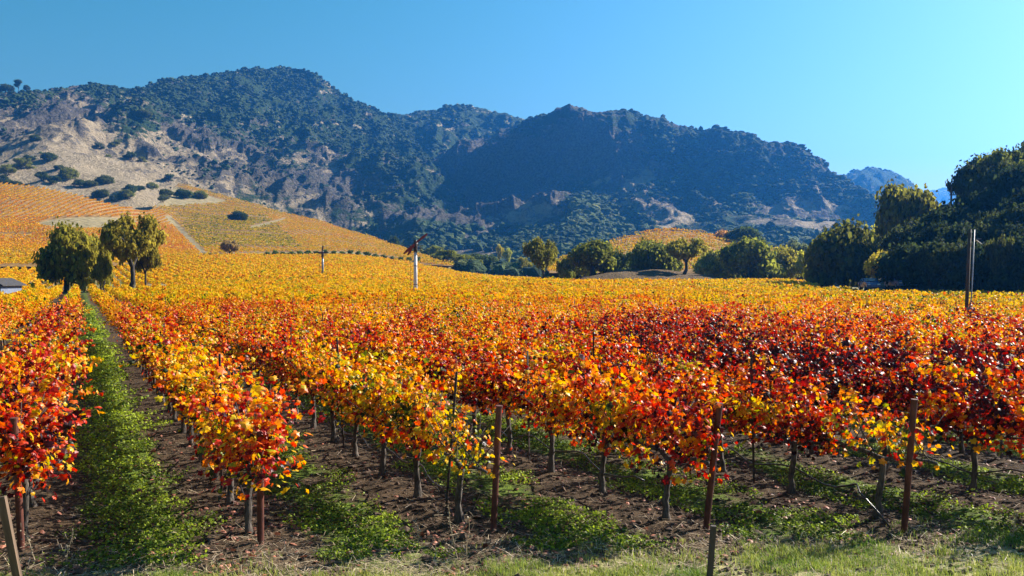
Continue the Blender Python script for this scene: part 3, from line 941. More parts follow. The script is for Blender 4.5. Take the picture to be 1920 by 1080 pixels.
# ------------------------------------------------------------------ trees
def make_tree(seed, H0=10.0, W0=10.0, kind='oak', nleaf=17000, leafsz=.21):
    """returns (trunk mesh object, crown mesh object), unlinked, about H0 high and W0 wide"""
    r = np.random.default_rng(seed)
    mb = MB(); tips = []

    def grow(p, d, ln, rad, lvl):
        pts = [np.array(p)]; q = np.array(p); dd = np.array(d, float)
        for k in range(4):
            dd = dd + r.normal(0, .16, 3) + np.array([0, 0, .05])
            dd /= np.linalg.norm(dd); q = q + dd * ln / 4; pts.append(q.copy())
            if lvl >= 2: tips.append(q.copy())
        mb.tube(pts, np.linspace(rad, rad * .62, 5), 6 if lvl < 2 else 4, cap=False, bump=.12)
        if lvl == 4 or (lvl == 3 and kind == 'bush'):
            tips.append(q); return
        nch = r.integers(3, 5) if lvl < 2 else r.integers(2, 4)
        a0 = r.uniform(0, 6.28)
        for c in range(nch):
            az = a0 + c * 6.28 / nch + r.normal(0, .3)
            sp = {'oak': .95, 'open': .9, 'tall': .5, 'bush': 1.1, 'poplar': .25}[kind] * r.uniform(.6, 1.15)
            side = np.array([math.cos(az), math.sin(az), 0])
            nd = dd * math.cos(sp) + side * math.sin(sp); nd[2] = max(nd[2], -.12 if lvl < 1 else -.4)
            grow(pts[-1] if c else q, nd / np.linalg.norm(nd), ln * r.uniform(.62, .85), rad * .6, lvl + 1)
    th = {'oak': 1.0, 'open': 1.7, 'tall': 2.6, 'bush': .35, 'poplar': 1.6}[kind]
    if kind == 'bush':
        for k in range(4):
            a = r.uniform(0, 6.28); grow((0, 0, -.2), (math.cos(a) * .8, math.sin(a) * .8, 1), 2.4, .2, 1)
    else:
        grow((0, 0, -.3), (r.normal(0, .08), r.normal(0, .08), 1), th + .3, .30, 0)
    tips = np.array(tips)
    sel = r.permutation(len(tips))[:int(len(tips) * {'open': .26, 'oak': .7}.get(kind, .85))]
    tips = tips[sel]
    if kind in ('oak', 'open'): tips = tips - [0, 0, tips[:, 2].max() * (.15 if kind == 'oak' else .07)]
    # leaf clumps around the outer limbs
    ci = r.integers(0, len(tips), nleaf)
    cr = {'open': .62, 'oak': .8, 'tall': .85, 'bush': .75, 'poplar': .7}[kind]
    csz = r.uniform(.6, 1.3, len(tips)) * cr
    dirs = r.normal(0, 1, (nleaf, 3)); dirs /= np.linalg.norm(dirs, axis=1)[:, None]
    P = tips[ci] + dirs * (csz[ci] * r.uniform(.2, 1.0, nleaf) ** .8)[:, None] * np.array([1.1, 1.1, .75]) + r.normal(0, .12, (nleaf, 3))
    P[:, 2] = np.maximum(P[:, 2], .05)
    ctone = r.uniform(.1, .85, len(tips))
    tone = np.clip(ctone[ci] * .6 + r.uniform(0, .5, nleaf), 0, 1)
    nrm = dirs + r.normal(0, .6, P.shape) + np.array([0, 0, .4])
    V, Fc = cards(P, nrm, r.uniform(.6, 1.3, nleaf) * leafsz, r.uniform(0, 6.28, nleaf), BENT, BENT_F)
    lo, hi = np.percentile(P[:, 0], 1), np.percentile(P[:, 0], 99)
    top = np.percentile(P[:, 2], 99.5)
    cx = (lo + hi) / 2; cy = np.median(P[:, 1])
    sc = np.array([W0 / (hi - lo), W0 / (hi - lo), H0 / top])
    V = (V - [cx * .6, cy * .6, 0]) * sc
    mb.V = [v * sc - np.array([cx * .6, cy * .6, 0]) * sc * np.clip(v[:, 2:3] / 3, 0, 1) for v in mb.V]
    tr = mb.build("trunk", M['oakbark'], smooth=True, link=False)
    crn = mesh_np("crown", V, Fc, M['tree'], {'tone': np.repeat(tone, len(BENT))}, False, link=False)
    return tr.data, crn.data


TREES = {
    'oakA': make_tree(1, kind='oak'), 'oakB': make_tree(2, kind='oak'), 'oakC': make_tree(5, kind='oak'),
    'openA': make_tree(3, kind='open', nleaf=12000), 'openB': make_tree(8, kind='open', nleaf=12000),
    'tall': make_tree(4, kind='tall', nleaf=15000), 'bushA': make_tree(6, kind='bush', nleaf=9000, leafsz=.26),
    'bushB': make_tree(7, kind='bush', nleaf=9000, leafsz=.26), 'poplar': make_tree(9, kind='poplar', nleaf=9000),
}
GRN = (.15, .155, .02); DGR = (.055, .075, .018); OLV = (.22, .19, .022); YEL = (.42, .34, .03); YGR = (.28, .26, .03)
ORG = (.40, .20, .05); GGR = (.13, .15, .06)


def tree(name, kind, loc, h, wd, col, label, cat, group=None, rz=None, parts=True, depth=None):
    e = empty(name, loc, random.uniform(0, 6.28) if rz is None else rz)
    tr, cr = TREES[kind]
    sx = wd / 10; sz = h / 10
    for nm, me in (("trunk", tr), ("crown", cr)):
        o = bpy.data.objects.new(nm, me); COL.objects.link(o); o.parent = e
        o.scale = (sx, sx * (depth or 1), sz)
        if nm == "crown":
            k = random.uniform(.9, 1.12)
            o.color = (col[0] * k, col[1] * k, col[2] * k, 1)
    return tag(e, label, cat, group)


def ptree(name, kind, xp, r, ytop, wpx, col, label, cat="tree", group=None, sheet=None, yb=None, rz=None, sink=0.0):
    if sheet is not None:
        P = sheet.locate(xp, yb)
    else:
        P = hpt(xp, r)
    r = P[1]
    h = CH + (HY - ytop) / F * r - P[2]
    return tree(name, kind, (P[0], P[1], P[2] - sink), max(h, 1.0) + sink, wpx / F * r * .94, col, label, cat, group, rz)


G = "trees standing in the valley"
ptree("oak_tree", 'oakA', 124, 172, 432, 86, OLV, "broad dense oak with low dark crown, leftmost of the oaks in the vines", "tree", G, rz=.4)
ptree("oak_tree", 'oakC', 168, 178, 444, 58, OLV, "smaller dense oak touching the right side of the broad left oak", "tree", G, rz=2.0)
ptree("oak_tree", 'openA', 242, 170, 408, 112, (.22, .175, .02), "tall open oak with airy branches showing sky coloured gaps, right of the dense oaks", "tree", G, rz=1.1)
ptree("oak_tree", 'openB', 276, 175, 450, 50, (.22, .18, .02), "drooping oak half merged with the tall open oak's right side", "tree", G, rz=.2)
ptree("bush", 'bushA', 192, 166, 482, 34, OLV, "round dark bush under the gap between the dense and the open oaks", "bush", G)
ptree("oak_tree", 'openB', 1015, 215, 450, 66, (.17, .155, .02), "lone oak with a clear trunk left of the brown mound", "tree", G, rz=1.9)
ptree("oak_tree", 'oakB', 1112, 224, 455, 74, GRN, "rounded oak at the left end of the brown mound", "tree", G)
ptree("bush", 'bushB', 1158, 255, 474, 62, (.09, .11, .025), "low grey green bushy tree between the two oaks behind the mound", "tree", G)
ptree("oak_tree", 'oakC', 1222, 232, 456, 62, GRN, "bushy oak behind the crest of the brown mound", "tree", G)
ptree("oak_tree", 'openA', 1282, 222, 449, 78, OLV, "wide oak with visible trunk at the right end of the mound's crest", "tree", G, rz=.6)
ptree("oak_tree", 'oakA', 1335, 250, 474, 60, YGR, "yellowish low tree just right of the mound's trees", "tree", G)
ptree("oak_tree", 'oakB', 1402, 226, 454, 84, GRN, "large rounded dark oak in front of the knoll's right slope", "tree", G, rz=2.2)
ptree("oak_tree", 'oakC', 1462, 236, 468, 66, OLV, "olive oak right of the large dark oak below the knoll", "tree", G)
ptree("oak_tree", 'bushA', 1512, 226, 474, 60, YGR, "low yellow green bushy tree left of the big dark oak", "tree", G)
ptree("oak_tree", 'oakA', 1586, 168, 430, 112, (.11, .11, .015), "biggest dark spreading oak at the field's far right edge", "tree", G, rz=3.3)
ptree("oak_tree", 'oakB', 1640, 185, 436, 72, YGR, "yellow green oak behind the biggest dark oak's right side", "tree", G, rz=1.2)
ptree("oak_tree", 'oakC', 1664, 122, 476, 58, (.42, .33, .035), "light golden green tree above the parked cars", "tree", G, rz=.3)
ptree("oak_tree", 'oakA', 1500, 300, 462, 50, GGR, "grey green tree seen behind the low yellow green tree", "tree", G)
P_ = KN.locate(1405, 462)
tree("oak_tree", 'oakB', (P_[0], P_[1] + 8, P_[2] - 1), 9.5, 12, DGR, "dark green oak on the knoll's right shoulder beside an orange tree", "tree", G)
tree("oak_tree", 'oakC', (P_[0] - 6.5, P_[1] + 12, P_[2] - 1), 8.5, 9, ORG, "small orange leaved tree on the knoll's right shoulder", "tree", G)
P_ = hpt(1487, 460)
tree("oak_tree", 'openB', (P_[0], P_[1], P_[2]), 20, 12, GGR, "grey green open tree beyond the right foot of the knoll", "tree", G)
ptree("poplar_tree", 'poplar', 936, 620, 461, 14, YEL, "yellow poplar at the mountain's foot, left one of the yellow pair", "tree", G)
ptree("poplar_tree", 'poplar', 953, 600, 468, 16, (.32, .32, .04), "yellow green poplar at the mountain's foot, right one of the yellow pair", "tree", G)
for k, (xp, r, yt, wp, kd, cl, lb) in enumerate([
    (838, 470, 470, 58, 'bushA', GRN, "wide dark bush at the right end of the row of small round trees"),
    (880, 480, 482, 40, 'bushB', GRN, "low dark bush right of the wide bush at the hill's end"),
    (740, 690, 447, 24, 'oakA', DGR, "small dark round tree on the vineyard ridge, left of the tall frost fan tower"),
    (812, 640, 462, 40, 'bushB', GRN, "dark scrub tree behind the end of the vineyard ridge"),
    (905, 520, 478, 44, 'oakC', DGR, "dark low oak between the wide bushes and the yellow poplars"),
    (980, 470, 484, 30, 'bushA', OLV, "olive bush right of the yellow poplars"),
]):
    ptree("bush" if 'bush' in kd else "oak_tree", kd, xp, r, yt, wp, cl, lb, "bush" if 'bush' in kd else "tree", G)
for k, (xp, r, yt, wp, cl) in enumerate([(1068, 245, 478, 44, GRN), (1090, 262, 484, 50, YGR), (1176, 268, 480, 52, GGR), (1255, 262, 478, 50, GRN), (1362, 246, 488, 46, GRN),
                                       (1376, 268, 474, 54, YGR), (1434, 258, 480, 46, GRN), (1488, 250, 486, 44, OLV), (1536, 236, 486, 44, (.16, .14, .02)), (1556, 250, 470, 48, GRN), (1614, 200, 486, 46, OLV)]):
    ptree("bush", 'bushA' if k % 2 else 'bushB', xp, r, yt, wp, cl, "rounded shrub filling the tree belt behind the field, %s of the belt's shrubs from left" % ordn(k), "bush", "shrubs of the tree belt")
# row of small round trees at the foot of the vineyard hill
row_x = np.linspace(500, 782, 19)
for k, xp in enumerate(row_x):
    r = 418 + k * 1.2
    P = hpt(xp, r)
    tree("olive_tree", 'bushA' if k % 2 else 'bushB', P, random.uniform(2.6, 3.4), random.uniform(2.6, 3.5), (.10, .14, .03),
         "small round green tree, %s from the left in the row under the hill" % ordn(k), "tree", "row of small round trees")
tree("oak_tree", 'oakA', tuple(VH.locate(446, 415)), 7.6, 12.5, DGR, "dark round oak standing alone among the hillside vines", "tree", "oaks on the slopes")
tree("bare_tree", 'openA', tuple(VH.locate(428, 487)), 9, 8, (.30, .20, .06), "thin pale orange tree at the foot of the hillside vines", "tree", "oaks on the slopes")
# oaks and bushes scattered over the bare slope
slope = [(13, 330, 34), (43, 318, 40), (55, 304, 22), (92, 303, 26), (80, 340, 30), (104, 346, 26), (128, 336, 34), (149, 352, 30), (170, 350, 22), (198, 345, 30),
         (204, 301, 18), (245, 300, 26), (266, 304, 18), (187, 279, 20), (217, 275, 22), (244, 362, 26), (236, 372, 26), (262, 358, 18), (285, 355, 20),
         (311, 362, 24), (306, 379, 24), (345, 372, 32), (377, 372, 26), (317, 342, 24), (68, 264, 20), (272, 222, 26), (30, 352, 24), (190, 372, 26), (216, 376, 20), (112, 318, 18), (6, 352, 36)]
slope.sort(key=lambda q: q[0])
for k, (xp, yb, wp) in enumerate(slope):
    P = VH.locate(xp, yb) if (300 < xp < 400 and yb > 355) else L1.locate(xp, yb)
    kd = ['oakA', 'bushA', 'oakB', 'bushB', 'oakC'][k % 5]
    wd = wp / F * P[1] * .78
    tree("oak_tree" if 'oak' in kd else "bush", kd, (P[0], P[1], P[2] - 1), wd * random.uniform(.68, .85), wd * 1.05, random.choice([DGR, GRN, (.08, .09, .02)]),
         "dark round oak or bush on the bare grassy slope, %s from the left" % ordn(k), "tree", "oaks on the bare slope")
# pines on the ridge at the far left
for xp, h, wd, lb in ((37, 25, 15, "tall lone pine with flat top on the far left skyline"), (14, 14, 18, "low dark tree on the skyline left of the lone pine"),
                      (52, 12, 9, "small conifer on the skyline right of the lone pine"), (22, 10, 10, "small round tree between low dark tree and lone pine")):
    P = L1.locate(xp, 150)
    tree("pine_tree", 'tall' if h > 20 else 'oakB', (P[0], P[1], P[2] - 1), h, wd, DGR, lb, "tree", "trees on the left skyline")
# the shaded wooded hill at the right
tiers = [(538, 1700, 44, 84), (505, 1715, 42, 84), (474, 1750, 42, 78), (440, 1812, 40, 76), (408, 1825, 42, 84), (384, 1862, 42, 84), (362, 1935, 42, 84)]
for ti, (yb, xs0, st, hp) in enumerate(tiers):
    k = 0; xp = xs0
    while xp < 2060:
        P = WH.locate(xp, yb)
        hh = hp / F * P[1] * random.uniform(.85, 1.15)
        tree("oak_tree", random.choice(['oakA', 'oakB', 'oakC', 'bushA']), (P[0], P[1], P[2] - .8), hh + .8, (st + 36) / F * P[1], random.choice([(.022, .034, .010), (.03, .042, .012), (.045, .055, .014)]),  # the hill's shade is put into these darker crown colours
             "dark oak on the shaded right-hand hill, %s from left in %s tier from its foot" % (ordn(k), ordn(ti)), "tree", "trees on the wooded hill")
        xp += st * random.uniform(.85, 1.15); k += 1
ptree("oak_tree", 'oakC', 1700, 160, 354, 84, (.16, .15, .02), "tall sunlit edged oak at the left end of the wooded hill", "tree", "trees on the wooded hill", rz=.9)  # sunlight painted in: whole crown coloured lighter than the hill's oaks
ptree("oak_tree", 'oakC', 1688, 168, 420, 66, (.10, .11, .02), "lighter oak below the left side of the hill's tall end oak", "tree", "trees on the wooded hill", rz=2.9)
ptree("oak_tree", 'openA', 1824, 152, 308, 66, (.11, .12, .018), "airy oak on the hill's crest right of the power poles", "tree", "trees on the wooded hill", rz=.5)  # this and the next crest oak: sunlit tops painted as lighter crowns
ptree("oak_tree", 'openB', 1885, 140, 284, 92, (.12, .13, .018), "tallest airy oak at the right frame edge on the hill's crest", "tree", "trees on the wooded hill", rz=1.5)
ptree("oak_tree", 'bushB', 1880, 103, 450, 60, (.07, .075, .015), "lighter bushy tree low on the shaded hill behind the leaning pole", "tree", "trees on the wooded hill")
tree("oak_tree", 'oakA', hpt(1752, 330), 24, 14, ORG, "pale orange tree seen in the gap beside the power poles", "tree", "trees on the wooded hill")


# ------------------------------------------------------------------ vines
ROW_S, ROW_0, VINE_S = 2.5, -.62, 1.6
ND = np.array([.9026, .4305]); RD = np.array([-.4305, .9026])       # across and along the rows
ROW_RZ = math.atan2(RD[1], RD[0])
# distance along each row where it ends (measured from the line through the camera)
posts_px = {0: None, 1: (37, 1040), 2: (487, 1028), 3: (925, 1005), 4: (1325, 1000), 5: (1697, 1005)}


def row_end(k):
    if posts_px.get(k):
        x, y = posts_px[k]
        Z = F * CH / (y - HY); X = (x - 960) / F * Z
    else:
        n = ROW_0 + ROW_S * (k - 1)
        # row ends lie on a line running slightly away to the right
        Y = 10.4 if k < 1 else 11.3 + .12 * (k - 5)
        X = (n - Y * ND[1]) / ND[0]; Z = Y
    n = ROW_0 + ROW_S * (k - 1)
    a = X * RD[0] + Z * RD[1]
    return n, a, (X, Z)


def tone_at(X, Y):
    X = np.asarray(X, float); Y = np.asarray(Y, float)
    d = np.hypot(X, Y)
    xp = 960 + F * X / np.maximum(Y, 1)
    t = .43 + .10 * sstep(22, 42, d) + .09 * sstep(42, 95, d) + .03 * sstep(112, 130, d)
    t = t + .05 * sstep(1200, 1700, xp) * sstep(35, 60, d)
    t = t - .02 + .03 * sstep(28, 50, d) + (.34 - .24 * sstep(30, 110, d)) * fbm(X / 4.5, Y / 4.5, 3, 1) + .09 * vn(X / 1.5, Y / 1.5, 6) * (1 - .6 * sstep(60, 130, d))
    t = t - .09 * sstep(.5, 4, X) * sstep(34, 24, d)
    for bx, by, s_, a in ((5.6, 16.5, 1.9, -.30), (7.8, 17.5, 1.7, -.30), (10.5, 20, 1.5, -.26), (2.2, 27, 2.0, -.22), (-5, 23, 1.5, -.15), (8, 13.5, .8, -.12),
                          (-2.9, 11.4, .8, -.13), (-5.6, 12.6, .8, -.10), (6, 30, 2, -.18), (2.0, 13.0, .8, .02), (.6, 15, 1.5, .10), (-4.2, 14.5, 1.2, .08), (-1.5, 15.5, 1.2, .14), (11, 33, 2.5, -.14)):
        t = t + a * np.exp(-((X - bx) ** 2 + (Y - by) ** 2) / (2 * s_ * s_))
    return t


def make_foliage(seed, nshoot=28, width=.34, hi=1.70, lo=.80, sparse=1.0, ext=.95):
    r = np.random.default_rng(seed)
    P, D, tn = [], [], []
    nshoot = int(nshoot * sparse)
    for s_ in range(nshoot):
        x0 = r.uniform(-.82, .82) * ext
        p = np.array([x0, r.normal(0, .05), .92])
        lean = np.clip(r.normal(0, .20), -.45, .45); lx = r.normal(0, .16)
        d = np.array([lx, lean, 1.0]); d /= np.linalg.norm(d)
        ln = r.uniform(.5, 1.3) * (hi - .75)
        droop = r.uniform(.5, 2.6)
        st = r.normal(0, .17)
        nn = int(ln / .026)
        for q in range(nn):
            p = p + d * .029
            d = d + np.array([r.normal(0, .04), np.sign(lean) * .010 + r.normal(0, .045), -.013 * droop * (q / nn) * 3])
            d /= np.linalg.norm(d)
            az = r.uniform(0, 6.28)
            side = np.array([math.cos(az) * .7, math.sin(az) * 1.0, r.normal(-.1, .4)])
            P.append(p + side * r.uniform(.03, .12)); D.append(side)
            tn.append(st)
    # hanging lower leaves
    nl = int(640 * sparse)
    for q in range(nl):
        y = np.clip(r.normal(0, width * .6), -.42, .42)
        P.append(np.array([r.uniform(-.85, .85) * ext, y, lo + (1.35 - lo) * r.uniform(0, 1) ** .8])); D.append(np.array([r.normal(0, .4), np.sign(y), 0])); tn.append(r.normal(0, .1) - .04)
    P = np.array(P); D = np.array(D); tn = np.array(tn)
    P[:, 2] = np.maximum(P[:, 2], lo + .15 * (vn(P[:, 0] * 3, P[:, 1] * 0 + seed, 2)))
    n = len(P)
    nrm = D * .8 + r.normal(0, .55, P.shape) + np.array([0, 0, .45])
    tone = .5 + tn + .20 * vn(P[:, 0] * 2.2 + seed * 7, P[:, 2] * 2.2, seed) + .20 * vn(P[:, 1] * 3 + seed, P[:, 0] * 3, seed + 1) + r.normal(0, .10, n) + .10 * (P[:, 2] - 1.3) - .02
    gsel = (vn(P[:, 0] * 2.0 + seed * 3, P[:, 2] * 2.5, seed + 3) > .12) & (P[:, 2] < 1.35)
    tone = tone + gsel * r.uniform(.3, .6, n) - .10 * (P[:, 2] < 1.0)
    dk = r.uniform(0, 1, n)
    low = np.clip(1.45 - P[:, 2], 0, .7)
    tone = np.where(dk < .12 + .22 * low, tone - .45, np.where(dk > .93 - .25 * low, tone + .45, tone))  # some dry dark leaves; the extra ones lower down paint in canopy shade
    # leaves hang: stalk up, tip down
    size = np.clip(r.lognormal(-3.06, .27, n), .024, .085)
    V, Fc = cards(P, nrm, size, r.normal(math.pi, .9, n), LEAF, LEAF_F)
    return mesh_np("foliage", V, Fc, M['leaf'], {'tone': np.repeat(tone, len(LEAF))}, False, link=False).data


def make_trunk(seed, lean=0.0):
    r = np.random.default_rng(seed)
    mb = MB()
    hh = .80
    z = np.linspace(-.08, hh, 12)
    pts = np.stack([lean * z + .025 * np.sin(z * 5 + seed) + r.normal(0, .006, 12), .02 * np.cos(z * 6 + seed * 2) + r.normal(0, .006, 12), z], -1)
    rad = .040 + .022 * np.exp(-z * 9) + .012 * sstep(.6, .8, z) + r.normal(0, .003, 12)
    mb.tube(pts, rad, 10, bump=.22)
    return mb.build("trunk", M['bark'], smooth=True, link=False).data, pts[-1]


def make_cordon(seed, top):
    r = np.random.default_rng(seed + 50)
    mb = MB()
    for sgn in (-1, 1):
        t = np.linspace(0, 1, 9)
        pts = np.stack([top[0] + sgn * t * .80, top[1] * (1 - t) + .02 * np.sin(t * 9 + seed), top[2] - .03 + .10 * np.sin(t * math.pi * .55) + r.normal(0, .008, 9)], -1)
        mb.tube(pts, np.linspace(.034, .016, 9), 7, bump=.25)
        for q in range(10):          # spurs and canes
            x = pts[1 + q % 7]
            e = x + np.array([r.normal(0, .09), r.normal(0, .2), r.uniform(.3, .85)])
            mb.tube([x, (x + e) / 2 + r.normal(0, .02, 3), e], [.008, .006, .004], 4)
    return mb.build("cordon", M['bark'], smooth=True, link=False).data


FOL = [make_foliage(20 + q, nshoot=int(26 + q % 4 * 2), width=.26 + .02 * (q % 3), hi=1.55 + .07 * (q % 4), lo=.60 + .04 * (q % 3)) for q in range(12)]
FOL_SPARSE = [make_foliage(60 + q, sparse=.30, hi=1.35, lo=.72) for q in range(2)]
FOL_END = [make_foliage(70 + q, nshoot=30, width=.42, hi=1.62, lo=.62, ext=1.0) for q in range(3)]
TRK, COR = [], []
for q in range(6):
    me, top = make_trunk(q, random.uniform(-.1, .1)); TRK.append(me); COR.append(make_cordon(q, top))

cand = []
for k in range(-14, 40):
    n, a0, _ = row_end(k)
    for v in range(0, 60):
        a = a0 + .55 + v * VINE_S
        X, Y = n * ND + a * RD
        if Y < 3: continue
        xp = 960 + F * X / Y
        if -90 < xp < 2010 or (Y < 14 and -420 < xp < 2300):
            cand.append((math.hypot(X, Y), k, v, X, Y))
cand.sort()
near = cand[:300]
R_NEAR = near[-1][0]
print("individual vines out to", R_NEAR)
CN = [(.16, "burgundy"), (.29, "dark red"), (.39, "red"), (.47, "red-orange"), (.56, "orange"), (.66, "golden"), (9, "yellow")]
kmin = min(c[1] for c in near)
near_keys = set()
for d, k, v, X, Y in near:
    near_keys.add((k, v))
    t = float(tone_at(X, Y))
    r_ = random.Random(k * 100 + v)
    cn = [c for lim, c in CN if t < lim][0]
    e = empty("grapevine", (X, Y, float(gz(X, Y))), ROW_RZ + (math.pi if r_.random() < .5 else 0) + r_.uniform(-.03, .03))
    z_ = r_.uniform(.93, 1.06)
    e.scale = (1, 1, z_)
    if v == 0: lb = "%s-leaved grapevine at the near end of the %s vine row from the left" % (cn, ordn(k - kmin))
    else: lb = "%s-leaved grapevine, %s from the near end of the %s row from left" % (cn, ordn(v), ordn(k - kmin))
    tag(e, lb, "grapevine", "grapevines in rows")
    q = r_.randrange(6)
    if (k, v) in ((3, 0), (5, 0)): fol = FOL_SPARSE[v % 2]
    elif v == 0: fol = FOL_END[k % 3]
    else: fol = FOL[r_.randrange(12)]
    for nm, me in (("trunk", TRK[q]), ("cordon", COR[q]), ("foliage", fol)):
        if nm == "cordon" and d > 32: continue
        o = bpy.data.objects.new(nm, me); COL.objects.link(o); o.parent = e
        if nm == "foliage":
            o.color = (t + .02, .5, .5, 1)
            o.scale = (1, r_.uniform(.9, 1.25), 1)
            if v == 0 and k in (1, 2): o.scale = (1.15, 1.25, 1)


# ---- the rest of the vines as one mass: leaf clumps
def zdist(P): return np.hypot(P[:, 0], P[:, 1])


def clumps(P2, zb, n_per, size, tone, hlo=.68, hhi=1.60, wid=.27, seed=5, tmpl=BENT, faces=BENT_F, along=.8, rd=None):
    """P2 (n,2) vine positions"""
    r = np.random.default_rng(seed)
    n = len(P2)
    rd = np.broadcast_to(RD if rd is None else rd, (n, 2))
    hv = r.uniform(.80, 1.14, n) + .08 * vn(P2[:, 0] / 2, P2[:, 1] / 2, 4)
    u = r.uniform(-along, along, (n, n_per))
    h = r.beta(1.5, 1.1, (n, n_per))
    ww = r.normal(0, wid, (n, n_per)) * (1 - .35 * h)
    X = P2[:, 0:1] + rd[:, 0:1] * u - rd[:, 1:2] * ww
    Y = P2[:, 1:2] + rd[:, 1:2] * u + rd[:, 0:1] * ww
    Z = zb[:, None] + hlo + (hhi * hv[:, None] - hlo) * h
    P = np.stack([X, Y, Z], -1).reshape(-1, 3)
    m = len(P)
    nrm = r.normal(0, .7, (m, 3)) + np.array([0, 0, .5])
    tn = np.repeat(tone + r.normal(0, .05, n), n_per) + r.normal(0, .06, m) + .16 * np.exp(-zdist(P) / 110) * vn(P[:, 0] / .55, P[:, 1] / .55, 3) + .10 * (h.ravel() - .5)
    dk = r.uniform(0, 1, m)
    hl = 1 - h.ravel()  # low cards get dark tones more often: underside shade put into colour
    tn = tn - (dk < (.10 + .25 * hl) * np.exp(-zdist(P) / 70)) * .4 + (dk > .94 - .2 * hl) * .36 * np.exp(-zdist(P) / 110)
    V, Fc = cards(P, nrm, r.uniform(.7, 1.3, m) * size, r.uniform(0, 6.28, m), tmpl, faces)
    at = np.repeat((tn - .5) / .75 + .5, len(tmpl))
    return V, Fc, at


AV1 = 124.0        # a cross avenue ends the near block here
pos = []
for k in range(-110, 330):
    n = ROW_0 + ROW_S * (k - 1)
    a_end = row_end(k)[1] if k < 40 else row_end(39)[1]
    v = np.arange(0, 330)
    a = a_end + .55 + v * VINE_S
    X = n * ND[0] + a * RD[0]; Y = n * ND[1] + a * RD[1]
    for q in np.nonzero((Y > 9) & (np.abs(X) < Y * .62 + 8) & (Y < 430))[0]:
        if (k, int(v[q])) in near_keys: continue
        pos.append((X[q], Y[q]))
pos = np.array(pos)
d = np.hypot(pos[:, 0], pos[:, 1]); xp = 960 + F * pos[:, 0] / pos[:, 1]
keep = ((xp > -60) & (xp < 1980)) | (d < 60)
keep &= ~((pos[:, 1] > AV1) & (pos[:, 1] < AV1 + 5))
keep &= ~((pos[:, 1] > 158 + .02 * (xp - 100)) & (pos[:, 1] < 182) & (xp > 60) & (xp < 330))      # oaks' clearing
keep &= ~((pos[:, 1] > 205 + .01 * xp) & (pos[:, 1] < 211 + .01 * xp) & (xp < 900))
keep &= ~((MO.z(pos[:, 0], pos[:, 1]) > gz(pos[:, 0], pos[:, 1]) + .1) | ((pos[:, 1] > 240) & (xp > 1040)))
keep &= ~((pos[:, 1] > 180 + (1750 - xp) * .12) & (xp >= 1380))
keep &= ~((pos[:, 1] > 113) & (xp > 1600))
keep &= ~((pos[:, 1] > 145) & (xp > 1530))
keep &= KN.z(pos[:, 0], pos[:, 1]) < gz(pos[:, 0], pos[:, 1]) + .3
keep &= ~((pos[:, 1] > 400) & (xp > 850))
keep &= ~((pos[:, 1] > 104) & (xp < 34) & (pos[:, 1] < 122))
keep &= (VH.z(pos[:, 0], pos[:, 1]) < gz(pos[:, 0], pos[:, 1]) + .3)
pos = pos[keep]; d = d[keep]
# a few vines have died and been pulled out
keep = rng.uniform(0, 1, len(pos)) > .02 + .25 * (fbm(pos[:, 0] / 5, pos[:, 1] / 5, 3, 2) > .42)
pos = pos[keep]; d = d[keep]
z = gz(pos[:, 0], pos[:, 1]); tn = tone_at(pos[:, 0], pos[:, 1])
VV, FF, AA, off = [], [], [], 0
for lo, hi_, npv, sz, tm, fc in ((0, 75, 210, .135, LEAF5, LEAF5_F), (75, 140, 80, .24, LEAF5, LEAF5_F), (140, 220, 40, .34, LEAF5, LEAF5_F), (220, 999, 20, .55, LEAF5, LEAF5_F)):
    s_ = (d >= lo) & (d < hi_)
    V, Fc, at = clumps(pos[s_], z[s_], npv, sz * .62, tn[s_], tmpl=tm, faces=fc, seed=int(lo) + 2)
    VV.append(V); FF.append(Fc + off); AA.append(at); off += len(V)
    print("mass", lo, s_.sum(), len(Fc))
o = mesh_np("grapevine_mass", np.concatenate(VV), np.concatenate(FF), M['leaf_far'], {'tone': np.concatenate(AA)}, False)
o.color = (.5, .5, .5, 1)
tag(o, "golden and orange vines filling the valley floor beyond the nearest rows", "grapevines", kind='stuff')
del VV, FF, AA


